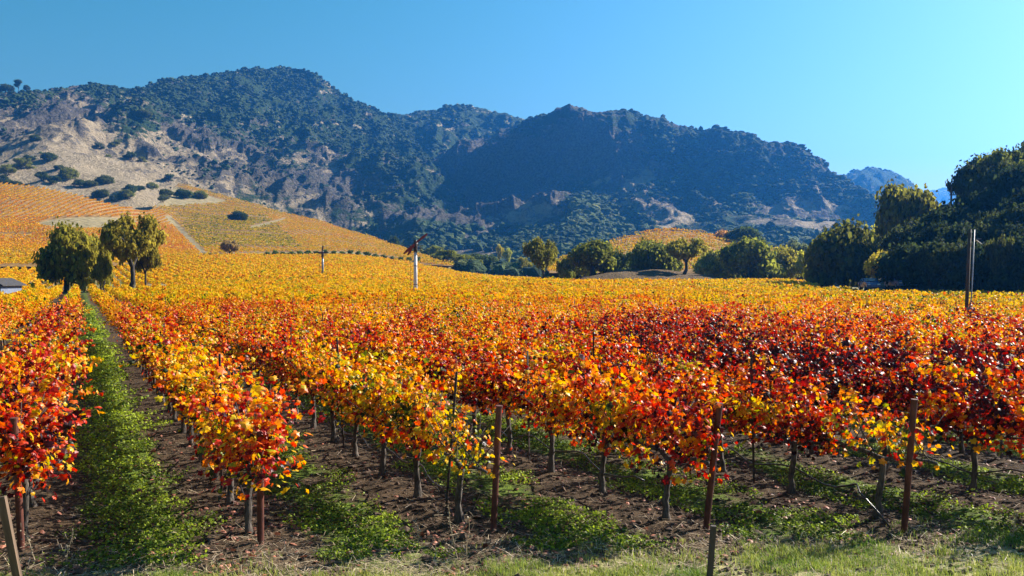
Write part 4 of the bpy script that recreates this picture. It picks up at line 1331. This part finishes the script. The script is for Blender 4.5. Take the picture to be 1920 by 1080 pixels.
def hill_vines(name, sheet, label, region, rows_a, seed):
    """region(xp, yp) -> list of (mask, tone, density, along_rows_angle, spacing)"""
    VV, FF, AA, off = [], [], [], 0
    r = np.random.default_rng(seed)
    for bi, (ang_, sp, vs, sel, tone, npv, size, *gap) in enumerate(region):
        dv = np.array([math.cos(ang_), math.sin(ang_)]); nv = np.array([-dv[1], dv[0]])
        x0, x1 = sheet.VX.min(), sheet.VX.max(); y0, y1 = sheet.r0, sheet.r1
        cx, cy = (x0 + x1) / 2, (y0 + y1) / 2; Rr = math.hypot(x1 - x0, y1 - y0) / 2
        u = np.arange(-Rr, Rr, vs); v = np.arange(-Rr, Rr, sp)
        U, W = np.meshgrid(u, v); U = U.ravel() + r.normal(0, .2, U.size); W = W.ravel()
        X = cx + dv[0] * U + nv[0] * W; Y = cy + dv[1] * U + nv[1] * W
        zz = sheet.z(X, Y)
        ok = zz > -100
        if gap: ok &= ((W + 3 * vn(U / 60, W / 90, 3)) % gap[0]) < gap[1]
        X, Y, zz = X[ok], Y[ok], zz[ok]
        xp = 960 + F * X / Y; yp = HY - (zz - CH) / Y * F
        ok = sel(xp, yp) & (xp > -40) & (xp < 1960) & (r.uniform(0, 1, len(X)) > .04)
        ok &= (gz(X, Y) < zz + .2)
        X, Y, zz, xp, yp = X[ok], Y[ok], zz[ok], xp[ok], yp[ok]
        if not len(X): continue
        tt = (tone(xp, yp) if callable(tone) else np.full(len(X), tone)) + .05 * fbm(X / 25, Y / 25, 3, 2)
        V, Fc, at = clumps(np.stack([X, Y], -1), zz, npv, size, tt, tmpl=BENT, faces=BENT_F, seed=seed + bi, rd=dv, along=vs / 2, wid=.3)
        VV.append(V); FF.append(Fc + off); AA.append(at); off += len(V)
        print(name, bi, len(X))
    o = mesh_np(name, np.concatenate(VV), np.concatenate(FF), M['leaf_hill'], {'tone': np.concatenate(AA)}, False)
    o.color = (.5, .5, .5, 1)
    tag(o, label, "grapevines", kind='stuff')


def not_bare(x, y): return ~(fallow(x, y) | road(x, y))


def inB(x, y):   # the yellow terraced block
    return (x > 332 + (y - 408) * .62) & (x < 560 + (y - 460) * 1.1) & (y > 402 + (x - 330) * .02) & (y < 466)


def inA(x, y):
    return x < 318 + (y - 410) * .96


hill_vines("hillside_grapevine_mass", VH, "orange and yellow vines planted over the hillside at the left", [
    (1.75, 4.0, 1.2, lambda x, y: inA(x, y) & not_bare(x, y) & (y < 424), lambda x, y: .63 - .03 * sstep(360, 410, y) + .04 * sstep(250, 310, x), 7, .5),
    (1.35, 3.4, 1.2, lambda x, y: inA(x, y) & not_bare(x, y) & (y >= 424), lambda x, y: .61 + .06 * sstep(462, 478, y) - .02 * sstep(150, 300, x), 6, .5),
    (.10, 3.0, 2.2, lambda x, y: inB(x, y) & ~inA(x, y) & not_bare(x, y), .80, 9, .6, 24, 14),
    (.25, 3.0, 2.2, lambda x, y: ~inB(x, y) & ~inA(x, y) & not_bare(x, y) & (y < 402) & (x < 530), .74, 9, .60, 22, 15),
    (2.1, 4.2, 1.3, lambda x, y: ~inB(x, y) & ~inA(x, y) & not_bare(x, y) & ((y >= 402) | (x >= 530)), lambda x, y: .68 + .03 * sstep(480, 488, y), 6, .5),
], None, 41)
hill_vines("knoll_grapevine_mass", KN, "orange vines in curved rows over the small knoll at the centre right", [
    (.12, 3.0, 1.9, lambda x, y: (y < 512), lambda x, y: .66 + .05 * sstep(1380, 1450, x) + .06 * sstep(450, 470, y), 9, .5, 12, 8.5),
], None, 61)


# ------------------------------------------------------------------ posts, stakes, wires, hoses
def gzf(X, Y): return float(gz(np.array([X]), np.array([Y]))[0])


post_tops = {0: None, 1: (25, 785), 2: (487, 812), 3: (936, 762), 4: (1350, 757), 5: (1716, 750)}
post_info = {}
for k in range(1, 6):
    n, a, (X, Y) = row_end(k)
    tx, ty = post_tops[k]
    zt = CH - (ty - HY) / F * (Y - .10); Xt = (tx - 960) / F * (Y - .10)
    z0 = gzf(X, Y) - .25
    fr = .25 / zt
    base = np.array([X - (Xt - X) * fr, Y + .10 * fr, z0]); top = np.array([Xt, Y - .10, zt])
    mb = MB()
    t = np.linspace(0, 1, 9)[:, None]
    pts = base + (top - base) * t - np.array([X, Y, 0])
    pts[:, :2] += rng.normal(0, .0015, (9, 2))
    mb.tube(pts, .040, 14)
    o = mb.build("end_post", M['rust'], smooth=False)
    o.location = (X, Y, 0)
    cap = MB(); tdir = (top - base) / np.linalg.norm(top - base)
    tp = top - np.array([X, Y, 0])
    cap.tube([tp - tdir * .012, tp + tdir * .008], .044, 14)
    cap.build("rim", M['rust'], parent=o)
    tag(o, "rusty round steel end post of a vine row, %s of the five from the left" % ["first", "second", "third", "fourth", "fifth"][k - 1],
        "post", "rusty end posts")
    post_info[k] = (base, top)

# two short stakes in the foreground
mb = MB()
Zs = F * CH / (1150 - HY)
b0 = np.array([(38 - 960) / F * 8.9, 8.9, gzf(-4.8, 8.9) - .05]); t0 = np.array([(6 - 960) / F * 8.9, 8.75, CH - (968 - HY) / F * 8.8])
dv = (t0 - b0); L = np.linalg.norm(dv)
m_ = MB(); m_.box((0, 0, L / 2), (.075, .045, L + .3))
o = m_.build("wooden_stake", M['wood']); o.location = b0
o.rotation_euler = (0, math.asin(dv[0] / L), 0)
tag(o, "short leaning square wooden stake in the bottom left corner", "stake")
mb = MB()
b0 = np.array([(1330 - 960) / F * 9.45, 9.45, gzf(2.0, 9.45) - .1]); t0 = np.array([(1341 - 960) / F * 9.4, 9.4, CH - (990 - HY) / F * 9.4])
dv = (t0 - b0); L = np.linalg.norm(dv)
m_ = MB(); m_.box((0, 0, L / 2), (.055, .05, L))
o = m_.build("wooden_stake", M['darkwood']); o.location = b0
o.rotation_euler = (0, math.asin(dv[0] / L), 0)
tag(o, "short dark wooden stake at the bottom edge in front of the fourth end post", "stake")

# thin metal line stakes standing in the rows
sm = MB(); sm.box((0, 0, .95), (.032, .008, 2.1)); sm.box((0, .012, .95), (.006, .026, 2.1))
stake_me = sm.build("vine_stake", M['stake'], link=False).data
stk = []
for k in range(-12, 60):
    n, a0, _ = row_end(min(k, 39)); n = ROW_0 + ROW_S * (k - 1)
    for v in range(0, 70, 3):
        vv = v + (k * 2 % 3)
        a = a0 + (.55 + .8 + vv * VINE_S if vv else 1.0)
        X, Y = n * ND + a * RD
        if Y < 5: continue
        xp = 960 + F * X / Y
        if -20 < xp < 1940: stk.append((math.hypot(X, Y), k, vv, X, Y))
stk.sort()
for d, k, v, X, Y in stk[:220]:
    o = bpy.data.objects.new("vine_stake", stake_me); COL.objects.link(o)
    r_ = random.Random(k * 77 + v)
    o.location = (X, Y, gzf(X, Y)); o.rotation_euler = (r_.gauss(0, .03), r_.gauss(0, .03), r_.uniform(0, 3))
    o.scale = (1, 1, r_.choice([.86, .9, .95, 1.02]))
    tag(o, "thin dark metal stake, between %s and %s vine of %s row from left" % (ordn(v), ordn(v + 1), ordn(max(0, k - kmin))), "stake", "thin metal stakes in the vine rows")

for k in range(0, 12):
    n, a0, _ = row_end(k)
    vis = [c for c in near if c[1] == k]
    if not vis: continue
    a1 = a0 + 30
    mb = MB()
    for hgt in (.86, 1.18, 1.50):
        t = np.linspace(a0 + .02, a1, 26)
        X = n * ND[0] + t * RD[0]; Y = n * ND[1] + t * RD[1]
        zz = gz(X, Y) * .2 + hgt + .012 * np.sin(t * 2.1)
        mb.tube(np.stack([X, Y, zz], -1), .0028, 4, cap=False)
    o = mb.build("trellis_wire", M['wire'])
    tag(o, "thin steel trellis wires strung along the %s vine row from the left" % ordn(k - kmin), "wire", "trellis wires")
    t = np.arange(a0 + .6, a1, .2)
    X = n * ND[0] + t * RD[0]; Y = n * ND[1] + t * RD[1]
    zz = gz(X, Y) + .36 + .07 * np.sin(t * 3.93 + k) + .05 * np.sin(t * 1.1)
    X = X + .03 * np.sin(t * 2.3 + k) + .05
    pts = np.stack([X, Y, zz], -1)
    if k == 5:      # this one comes loose and runs down to the foot of the post
        e = post_info[5][0]
        tail = [np.array([e[0] - .12, e[1] + .05, .06]), np.array([e[0] - .22, e[1] + .15, .22]), np.array([e[0] - .40, e[1] + .35, .45])]
        pts = np.concatenate([tail, pts[2:]])
    elif k == 4:
        pts = pts[3:]
    mb = MB(); mb.tube(pts, .012, 6)
    o = mb.build("drip_hose", M['hose'], smooth=True)
    tag(o, "black drip irrigation hose hanging under the vines of the %s row from the left" % ordn(k - kmin), "hose", "drip irrigation hoses")


# ------------------------------------------------------------------ wind machines
def wind_machine(xp, r, ytop, lab, sc=1.0, blades=True, small=False):
    X, Y, Z = hpt(xp, r)
    h = CH + (HY - ytop) / F * r - Z      # hub height
    e = empty("wind_machine", (X, Y, Z))
    mb = MB(); mb.tube([[0, 0, -.3], [0, 0, h * .5], [0, 0, h * .88]], [.27 * sc, .235 * sc, .20 * sc], 20, bump=.0)
    mb.build("tower", M['white'] if not small else M['grey'], e, smooth=True)
    mb = MB()
    for q in (.30, .62, .86):
        mb.tube([[0, 0, h * q - .035], [0, 0, h * q + .035]], .27 * sc, 20)
    mb.build("collar", M['black'], e)
    mb = MB(); mb.tube([[0, 0, h * .87], [0, 0, h * .95], [0, 0, h * 1.0], [0, 0, h * 1.06]], [.24 * sc, .30 * sc, .34 * sc, .20 * sc], 10)
    mb.box((.0, -.25 * sc, h * .98), (.36 * sc, .55 * sc, .42 * sc))
    mb.build("gearbox", M['black'], e)
    mb = MB()
    for sx in (-1, 1):               # service platform with rails
        for q in (0, .32, .64):
            mb.tube([[sx * .28 * sc, -.4 * sc, h * .88 + q], [sx * 1.0 * sc, -.4 * sc, h * .88 + q], [sx * 1.0 * sc, .4 * sc, h * .88 + q], [sx * .28 * sc, .4 * sc, h * .88 + q]], .022, 5)
        for (px, py) in ((1.0, -.4), (1.0, .4), (.64, -.4), (.64, .4)):
            if sx > 0 and px > .9: continue
            mb.tube([[sx * px * sc, py * sc, h * .88], [sx * px * sc, py * sc, h * .88 + .66]], .02, 5)
        mb.box((sx * .55 * sc, 0, h * .88), (.75 * sc, .8 * sc, .05))
    mb.build("platform", M['stake'], e)
    hub = np.array([.0, -.62 * sc, h])
    for (ax, az, ln) in ((.80, .62, 2.05 * sc), (-.86, -.80, 1.95 * sc), (-.62, -1.0, 1.75 * sc)) if not small else ((.15, 1.0, 1.9), (-.9, .1, 1.4), (.95, .12, 1.6)):
        dn = np.array([ax, -.06, az]); dn /= np.linalg.norm(dn)
        u = np.cross(dn, [0, 1, 0]); u /= np.linalg.norm(u)
        s_ = np.array([0, 1, 0])
        V = []
        for t, wd in ((.05, .09), (.25, .14), (.7, .17), (1.0, .10)):
            c = hub + dn * ln * t
            tw = .5 * (1 - t)
            uu = u * math.cos(tw) + s_ * math.sin(tw); ss = -u * math.sin(tw) + s_ * math.cos(tw)
            for q1, q2 in ((-1, -.12), (1, -.12), (1, .12), (-1, .12)):
                V.append(c + uu * wd * q1 * sc + ss * wd * q2 * sc)
        Q = []
        for k in range(3):
            for j in range(4):
                Q.append([k * 4 + j, k * 4 + (j + 1) % 4, k * 4 + 4 + (j + 1) % 4, k * 4 + 4 + j])
        Q += [[3, 2, 1, 0], [12, 13, 14, 15]]
        MB().add(V, Q).build("blade", M['redpaint'] if not small else M['black'], e)
    mb = MB(); mb.tube([[-.62 * sc, 0, 0], [-.62 * sc, 0, h * .9]], .022, 5)
    for q in np.linspace(.1, .85, 3): mb.tube([[-.62 * sc, 0, h * q], [-.2 * sc, 0, h * q]], .02, 4)
    mb.build("cable", M['rust'], e)
    return tag(e, lab, "wind machine", "frost protection wind machines")


wind_machine(779, 118, 457, "tall white frost fan tower with dark red blades standing in the vines")
wind_machine(605, 245, 474, "smaller distant frost fan tower with dark head in the far vines", 1.25, small=True)


# ------------------------------------------------------------------ poles
def pole_pts(xb, yb, xt, yt, r):
    return np.array([(xb - 960) / F * r, r, CH + (HY - yb) / F * r]), np.array([(xt - 960) / F * r, r, CH + (HY - yt) / F * r])


b0, t0 = pole_pts(1809, 590, 1818, 430, 38)
b0[2] = gzf(b0[0], b0[1]) - .3
e = empty("utility_pole", (b0[0], b0[1], 0))
o3 = np.array([b0[0], b0[1], 0])
mb = MB(); mb.tube([b0 - o3, (b0 + t0) / 2 - o3, t0 - o3], [.078, .072, .065], 12); mb.build("shaft", M['darkwood'], e, smooth=True)
sh = np.array([.17, -.03, 0])
c0 = b0 + (t0 - b0) * .38 - o3; 
mb = MB(); mb.tube([c0 + [.02, -.1, 0], c0 + [.12, -.08, .25], c0 + [.17, -.06, .5], t0 - o3 + sh - [0, 0, .02]], .028, 9); mb.build("conduit", M['grey'], e, smooth=True)
mb = MB(); mb.box(b0 + (t0 - b0) * .36 - o3 + [.10, -.14, 0], (.30, .16, .52)); mb.box(b0 + (t0 - b0) * .36 - o3 + [.10, -.225, 0], (.26, .012, .46)); mb.build("meter_box", M['grey'], e)
mb = MB(); q = t0 - o3 + [.17, -.1, -.42]
for dq in ([.30, 0, -.22], [.26, 0, .02], [.12, 0, -.16]): mb.tube([q, q + dq], .014, 5)
mb.tube([q + [.30, 0, -.22], q + [.36, 0, -.12]], .016, 5)
mb.build("bracket", M['wire'], e)
tag(e, "leaning dark wooden pole with metal conduit and meter box at the right", "pole")
for nm, (xb, yb, xt, yt, r), arms, lb in (
        ("utility_pole", (1781, 452, 1783, 350, 138), ((366, 13, 1), (386, 20, -1)), "taller wooden power pole with crossarms before the wooded hill"),
        ("utility_pole", (1773, 425, 1773, 383, 230), ((385, 9, 0), (400, 8, 0)), "shorter farther power pole left of the taller power pole")):
    b0, t0 = pole_pts(xb, yb, xt, yt, r)
    e = empty("utility_pole", (b0[0], b0[1], 0)); o3 = np.array([b0[0], b0[1], 0])
    b0[2] = float(H(np.array([b0[0]]), np.array([b0[1]]))[0]) - .3
    mb = MB(); mb.tube([b0 - o3, t0 - o3], [.19, .13], 9); mb.build("shaft", M['darkwood'], e)
    for ya, wpx, off in arms:
        za = CH + (HY - ya) / F * r; wa_ = wpx / F * r
        m2 = MB(); m2.box((t0[0] - o3[0] + off * wa_ * .25, -.15, za), (wa_ * 1.2, .12, .14))
        for q in (-.5, -.2, .2, .5): m2.tube([[t0[0] - o3[0] + off * wa_ * .25 + q * wa_, -.15, za + .07], [t0[0] - o3[0] + off * wa_ * .25 + q * wa_, -.15, za + .24]], .05, 6)
        m2.build("crossarm", M['darkwood'], e)
    tag(e, lb, "pole")


# ------------------------------------------------------------------ shed roof at the left edge, two cars
X, Y, Z = hpt(6, 112)
e = empty("shed", (X - .45, Y, Z), .03)
hw = 1.6; eh = 2.25; rh = 3.0
MB().box((0, 0, eh / 2 - .05), (hw * 2 - .3, 5, eh)).add([[-hw + .15, -2.5, eh - .05], [hw - .15, -2.5, eh - .05], [0, -2.5, rh - .1], [-hw + .15, 2.5, eh - .05], [hw - .15, 2.5, eh - .05], [0, 2.5, rh - .1]],
    None, [[0, 1, 2], [4, 3, 5]]).build("wall", M['wall'], e)
mb = MB()
for sx in (-1, 1):
    V = [[0, -2.9, rh], [sx * (hw + .3), -2.9, eh - .1], [sx * (hw + .3), 2.9, eh - .1], [0, 2.9, rh], [0, -2.9, rh + .12], [sx * (hw + .3), -2.9, eh + .02], [sx * (hw + .3), 2.9, eh + .02], [0, 2.9, rh + .12]]
    mb.add(V, [[0, 1, 2, 3], [7, 6, 5, 4], [0, 4, 5, 1], [1, 5, 6, 2], [2, 6, 7, 3]])
mb.build("roof", M['roof'], e)
MB().box((.8, -2.53, 1.55), (.5, .05, .5)).build("window", M['white'], e)
tag(e, "small gabled shed with dark roof and blue grey wall at the left edge", "shed")


def car(xp, r, rz, paint, lab):
    X, Y, Z = hpt(xp, r)
    e = empty("parked_car", (X, Y, Z + .0), rz)
    # side profile, extruded with tumblehome; x is forward
    prof = [(-2.2, .35), (-2.25, .75), (-2.1, .98), (-1.5, 1.05), (-.95, 1.52), (.35, 1.55), (1.05, 1.08), (1.95, .95), (2.25, .70), (2.25, .35)]
    n = len(prof); V = []
    for y in (-.88, .88):
        for (a, b) in prof:
            ins = .16 if b > 1.2 else 0.0
            V.append([a, y * (1 - ins), b])
    Q = [[k, (k + 1) % n, n + (k + 1) % n, n + k] for k in range(n)]
    mb = MB(); mb.add(V, Q)
    me = mb.n
    T = [[k, k + 1, 0] for k in range(1, n - 1)]
    T2 = [[n, n + k + 1, n + k] for k in range(1, n - 1)]
    mb.T.append(np.array(T + T2)); mb.MT += [0] * len(T + T2)
    mb.build("body", paint, e)
    mb = MB()
    mb.add([[1.02, -.70, 1.12], [.42, -.66, 1.51], [.42, .66, 1.51], [1.02, .70, 1.12]], [[0, 1, 2, 3]])
    V = np.array(mb.V[0]) + [.03, 0, .03]; mb.V[0] = V
    mb.build("windscreen", M['glass'], e)
    for sy in (-1, 1):
        w_ = MB().add([[.85, sy * .86, 1.12], [.3, sy * .775, 1.47], [-.85, sy * .775, 1.47], [-1.35, sy * .86, 1.12]], [[0, 1, 2, 3]]); w_.V[0] = np.array(w_.V[0]) + [0, sy * .02, 0]
        w_.build("side_window", M['glass'], e)
        MB().box((2.24, sy * .62, .74), (.06, .34, .16)).build("headlight", M['white'], e)
        for sx in (-1.35, 1.38):
            wh = MB(); wh.tube([[sx, sy * .70, .33], [sx, sy * .91, .33]], .33, 18); wo = wh.build("wheel", M['tyre'], e)
            MB().tube([[sx, sy * .89, .33], [sx, sy * .925, .33]], .19, 12).build("rim", M['grey'], wo)
    return tag(e, lab, "car", "cars parked under the trees")


car(1630, 119, -1.7, M['carblue'], "dark blue car parked under the biggest dark oak, left of two")
car(1684, 119, -1.57, M['palecar'], "pale blue grey car parked below the golden green tree, right of two")

# ------------------------------------------------------------------ ground cover, litter, clods, verge grass
def fan(n, r0, r1, seed, power=1.0):
    r = np.random.default_rng(seed)
    rr = r0 * (r1 / r0) ** (r.uniform(0, 1, n) ** power)
    aa = np.radians(r.uniform(-33, 33, n))
    return np.sin(aa) * rr, np.cos(aa) * rr, r


def rowdist(X, Y):
    n = (.9026 * X + .4305 * Y - ROW_0) / ROW_S
    return np.abs(((n + .5) % 1) - .5) * ROW_S


X, Y, r = fan(380000, 9.2, 115, 91, 1.15)
dr = rowdist(X, Y) + .75 * fbm(X / .9, Y / .9, 3, 2)
edge = Y - .12 * X
patch = fbm(X / .55, Y / .55, 3, 6)
nn_ = .9026 * X + .4305 * Y
in12 = (nn_ > ROW_0) & (nn_ < ROW_0 + ROW_S)
ok = (dr > np.where(in12, .40, .5)) & (patch > np.where(in12, -.6, -.2)) & (edge > 10.4) & (r.uniform(0, 1, len(X)) < sstep(.4, .85, dr) + .12)
in12 = in12[ok]
X, Y = X[ok], Y[ok]; n = len(X)
d = np.hypot(X, Y)
sz = r.uniform(.014, .034, n) * np.clip(d / 14, 1, 4.5)
P = np.stack([X, Y, gz(X, Y) + r.uniform(.01, .075, n) * (.7 + .5 * (fbm(X / .3, Y / .3, 2, 1) > 0))], -1)
nrm = r.normal(0, .55, (n, 3)) + [0, 0, .8]
V, Fc = cards(P, nrm, sz, r.uniform(0, 6.28, n), BENT, BENT_F)
tn = np.clip(.40 + .15 * in12 + .5 * fbm(X / 1.1, Y / 1.1, 2, 3) + r.normal(0, .24, n), 0, 1)
tag(mesh_np("ground_cover", V, Fc, M['weeds'], {'tone': np.repeat(tn, len(BENT))}, False),
    "low bright green weeds and grass growing in the lanes between vine rows", "ground cover", kind='stuff')

X, Y, r = fan(16000, 9.2, 45, 92, 1.3)
dr = rowdist(X, Y)
cl = fbm(X / .8, Y / .8, 3, 0)
ok = (r.uniform(0, 1, len(X)) < (.16 + .9 * sstep(.1, .5, cl))) & (dr + r.normal(0, .3, len(X)) < 1.15) & (Y - .12 * X > 9.7)
X, Y = X[ok], Y[ok]; n = len(X)
P = np.stack([X, Y, gz(X, Y) + r.uniform(.006, .04, n)], -1)
nrm = r.normal(0, .35, (n, 3)) + [0, 0, 1]
V, Fc = cards(P, nrm, r.uniform(.025, .055, n), r.uniform(0, 6.28, n), LEAF5, LEAF5_F)
tn = r.beta(1.2, 1.8, n)
o = mesh_np("fallen_leaves", V, Fc, M['leaf_ground'], {'tone': np.repeat(tn, 6)}, False)
o.color = (.42, .5, .5, 1)
tag(o, "dry red and brown vine leaves fallen on the soil under the rows", "fallen leaves", kind='stuff')

X, Y, r = fan(48000, 9.0, 30, 93, 1.4)
edge = Y - .12 * X + .5 * fbm(X / .9, Y / .9, 2, 3)
ok = r.uniform(0, 1, len(X)) < (.20 + .8 * np.exp(-((edge - 10.3) / .8) ** 2)) * (edge > 9.2)
X, Y = X[ok], Y[ok]; n = len(X)
P = np.stack([X, Y, gz(X, Y) + r.uniform(.005, .03, n)], -1)
nrm = r.normal(0, .30, (n, 3)) + [0, 0, 1]
ST = [(-.035, -1, 0), (.035, -1, 0), (.03, 1, .15), (-.03, 1, .15)]
V, Fc = cards(P, nrm, r.uniform(.03, .10, n), r.uniform(0, 6.28, n), ST, QUAD_F)
tag(mesh_np("straw_litter", V, Fc, M['straw'], {'tone': np.repeat(np.clip(r.beta(2, 2.2, n), 0, 1), 4)}, False),
    "pale dry straw and twigs lying on the soil at the row ends", "straw", kind='stuff')

X, Y, r = fan(16000, 9.2, 34, 94, 1.3)
ok = (rowdist(X, Y) + r.normal(0, .25, len(X)) < 1.0)
X, Y = X[ok], Y[ok]; n = len(X)
V0, T0 = ico(1)
k = r.uniform(.6, 1.2, (n, len(V0), 1))
sz = r.gamma(2, .0085, n) + .006
V = V0[None] * k * sz[:, None, None] * np.array([1, 1, .7]) + np.stack([X, Y, gz(X, Y) + .003], -1)[:, None]
T = T0[None] + (np.arange(n) * len(V0))[:, None, None]
M['clod'] = simple("soil_clods", (.03, .018, .012), (.11, .068, .042), 20, 1, coord='Object')
tag(mesh_np("soil_clods", V.reshape(-1, 3), T.reshape(-1, 3), M['clod'], None, False), "small brown clods of soil scattered under the vines", "soil", kind='stuff')

# verge grass: bent three segment blades
X, Y, r = fan(150000, 8.6, 13.0, 95, 1.0)
edge = Y - .15 * X - .012 * X * X + .55 * fbm(X / .7, Y / .7, 3, 3)
p = sstep(10.25, 9.75, edge) + .25 * sstep(10.9, 10.2, edge) * (fbm(X / .3, Y / .3, 2, 2) > .1)
ok = r.uniform(0, 1, len(X)) < p * (.12 + .88 * (fbm(X / .6, Y / .45, 3, 7) > -.05))
X, Y = X[ok], Y[ok]; n = len(X)
hg = r.uniform(.035, .105, n) * (1 + .5 * fbm(X / .4, Y / .4, 2, 4)); a = r.uniform(0, 6.28, n); bend = r.uniform(.2, .9, n) * hg
zz = gz(X, Y)
wd = r.uniform(.0018, .0035, n)
bx, by = np.cos(a), np.sin(a)
V = np.stack([
    np.stack([X - by * wd, Y + bx * wd, zz], -1), np.stack([X + by * wd, Y - bx * wd, zz], -1),
    np.stack([X + bx * bend * .3 + by * wd * .8, Y + by * bend * .3 - bx * wd * .8, zz + hg * .6], -1),
    np.stack([X + bx * bend * .3 - by * wd * .8, Y + by * bend * .3 + bx * wd * .8, zz + hg * .6], -1),
    np.stack([X + bx * bend, Y + by * bend, zz + hg], -1)], 1).reshape(-1, 3)
i0 = np.arange(n)[:, None] * 5
dry = np.clip(.38 + .5 * fbm(X / .6, Y / .6, 2, 5) + r.normal(0, .2, n), 0, 1)
tag(mesh_np("verge_grass", V, [i0 + [0, 1, 2, 3], i0 + [3, 2, 4]], M['grass'], {'tone': np.repeat(dry, 5)}, False),
    "short yellow green grass along the verge in front of the vine rows", "grass", kind='stuff')

# dry weed stalks standing at the row ends
for k, (xp, yb, h, lb) in enumerate([(858, 1052, .62, "tall thin dry weed stalk left of the third end post, middle of three"),
                                     (836, 1045, .50, "thin dry weed stalk leaning left, left one of three by the third end post"),
                                     (874, 1064, .55, "thin dry weed stalk right one of three left of the third end post"),
                                     (1437, 1046, .30, "short dry weed stalk right of the fourth end post"),
                                     (785, 1030, .30, "dry forked weed with pale leaves right of the straw tuft"),
                                     (62, 1062, .36, "thin dry grass stalk right of the leaning wooden stake"),
                                     (120, 1062, .32, "bent dry grass stalk in the bottom left shadow"),
                                     (1900, 1020, .34, "dry yellowish weed at the bottom right edge")]):
    Y = F * CH / (yb - HY); X = (xp - 960) / F * Y
    r_ = np.random.default_rng(k + 5)
    e = tag(empty("dry_weed", (X, Y, gzf(X, Y))), lb, "weed", "dry weed stalks")
    mb = MB(); pts = [np.zeros(3)]; dd = np.array([r_.normal(0, .2), 0, 1.0])
    for q in range(6):
        dd = dd + r_.normal(0, .10, 3); dd /= np.linalg.norm(dd); pts.append(pts[-1] + dd * h / 6)
    mb.tube(pts, np.linspace(.006, .0025, 7), 5)
    for q in range(9):
        p_ = pts[1 + q % 6]; mb.tube([p_, p_ + r_.normal(0, .03, 3) + [0, 0, .04], p_ + r_.normal(0, .05, 3) + [0, 0, .07]], .0018, 4)
    nn = 26; P = np.array(pts)[r_.integers(1, 7, nn)] + r_.normal(0, .022, (nn, 3))
    V, Fc = cards(P, r_.normal(0, 1, (nn, 3)), r_.uniform(.008, .02, nn), r_.uniform(0, 6, nn), QUAD, QUAD_F)
    mb.add(V, Fc)
    mb.build("stem", M['straw'], e)

# ------------------------------------------------------------------ air
HAZE = True
if HAZE:
    hb = MB().box((0, 0, 0), (11200, 11200, 760))
    m = bpy.data.materials.new("haze"); m.use_nodes = True
    nt = m.node_tree; nt.nodes.remove(nt.nodes["Principled BSDF"])
    pv = nt.nodes.new("ShaderNodeVolumePrincipled")
    pv.inputs['Color'].default_value = (.05, .30, .86, 1)
    pv.inputs['Density'].default_value = 1.4e-4
    pv.inputs['Anisotropy'].default_value = 0.6
    nt.links.new(pv.outputs[0], nt.nodes["Material Output"].inputs['Volume'])
    o = hb.build("haze", m)
    o.location = (0, 0, 378)
    tag(o, kind='stuff')
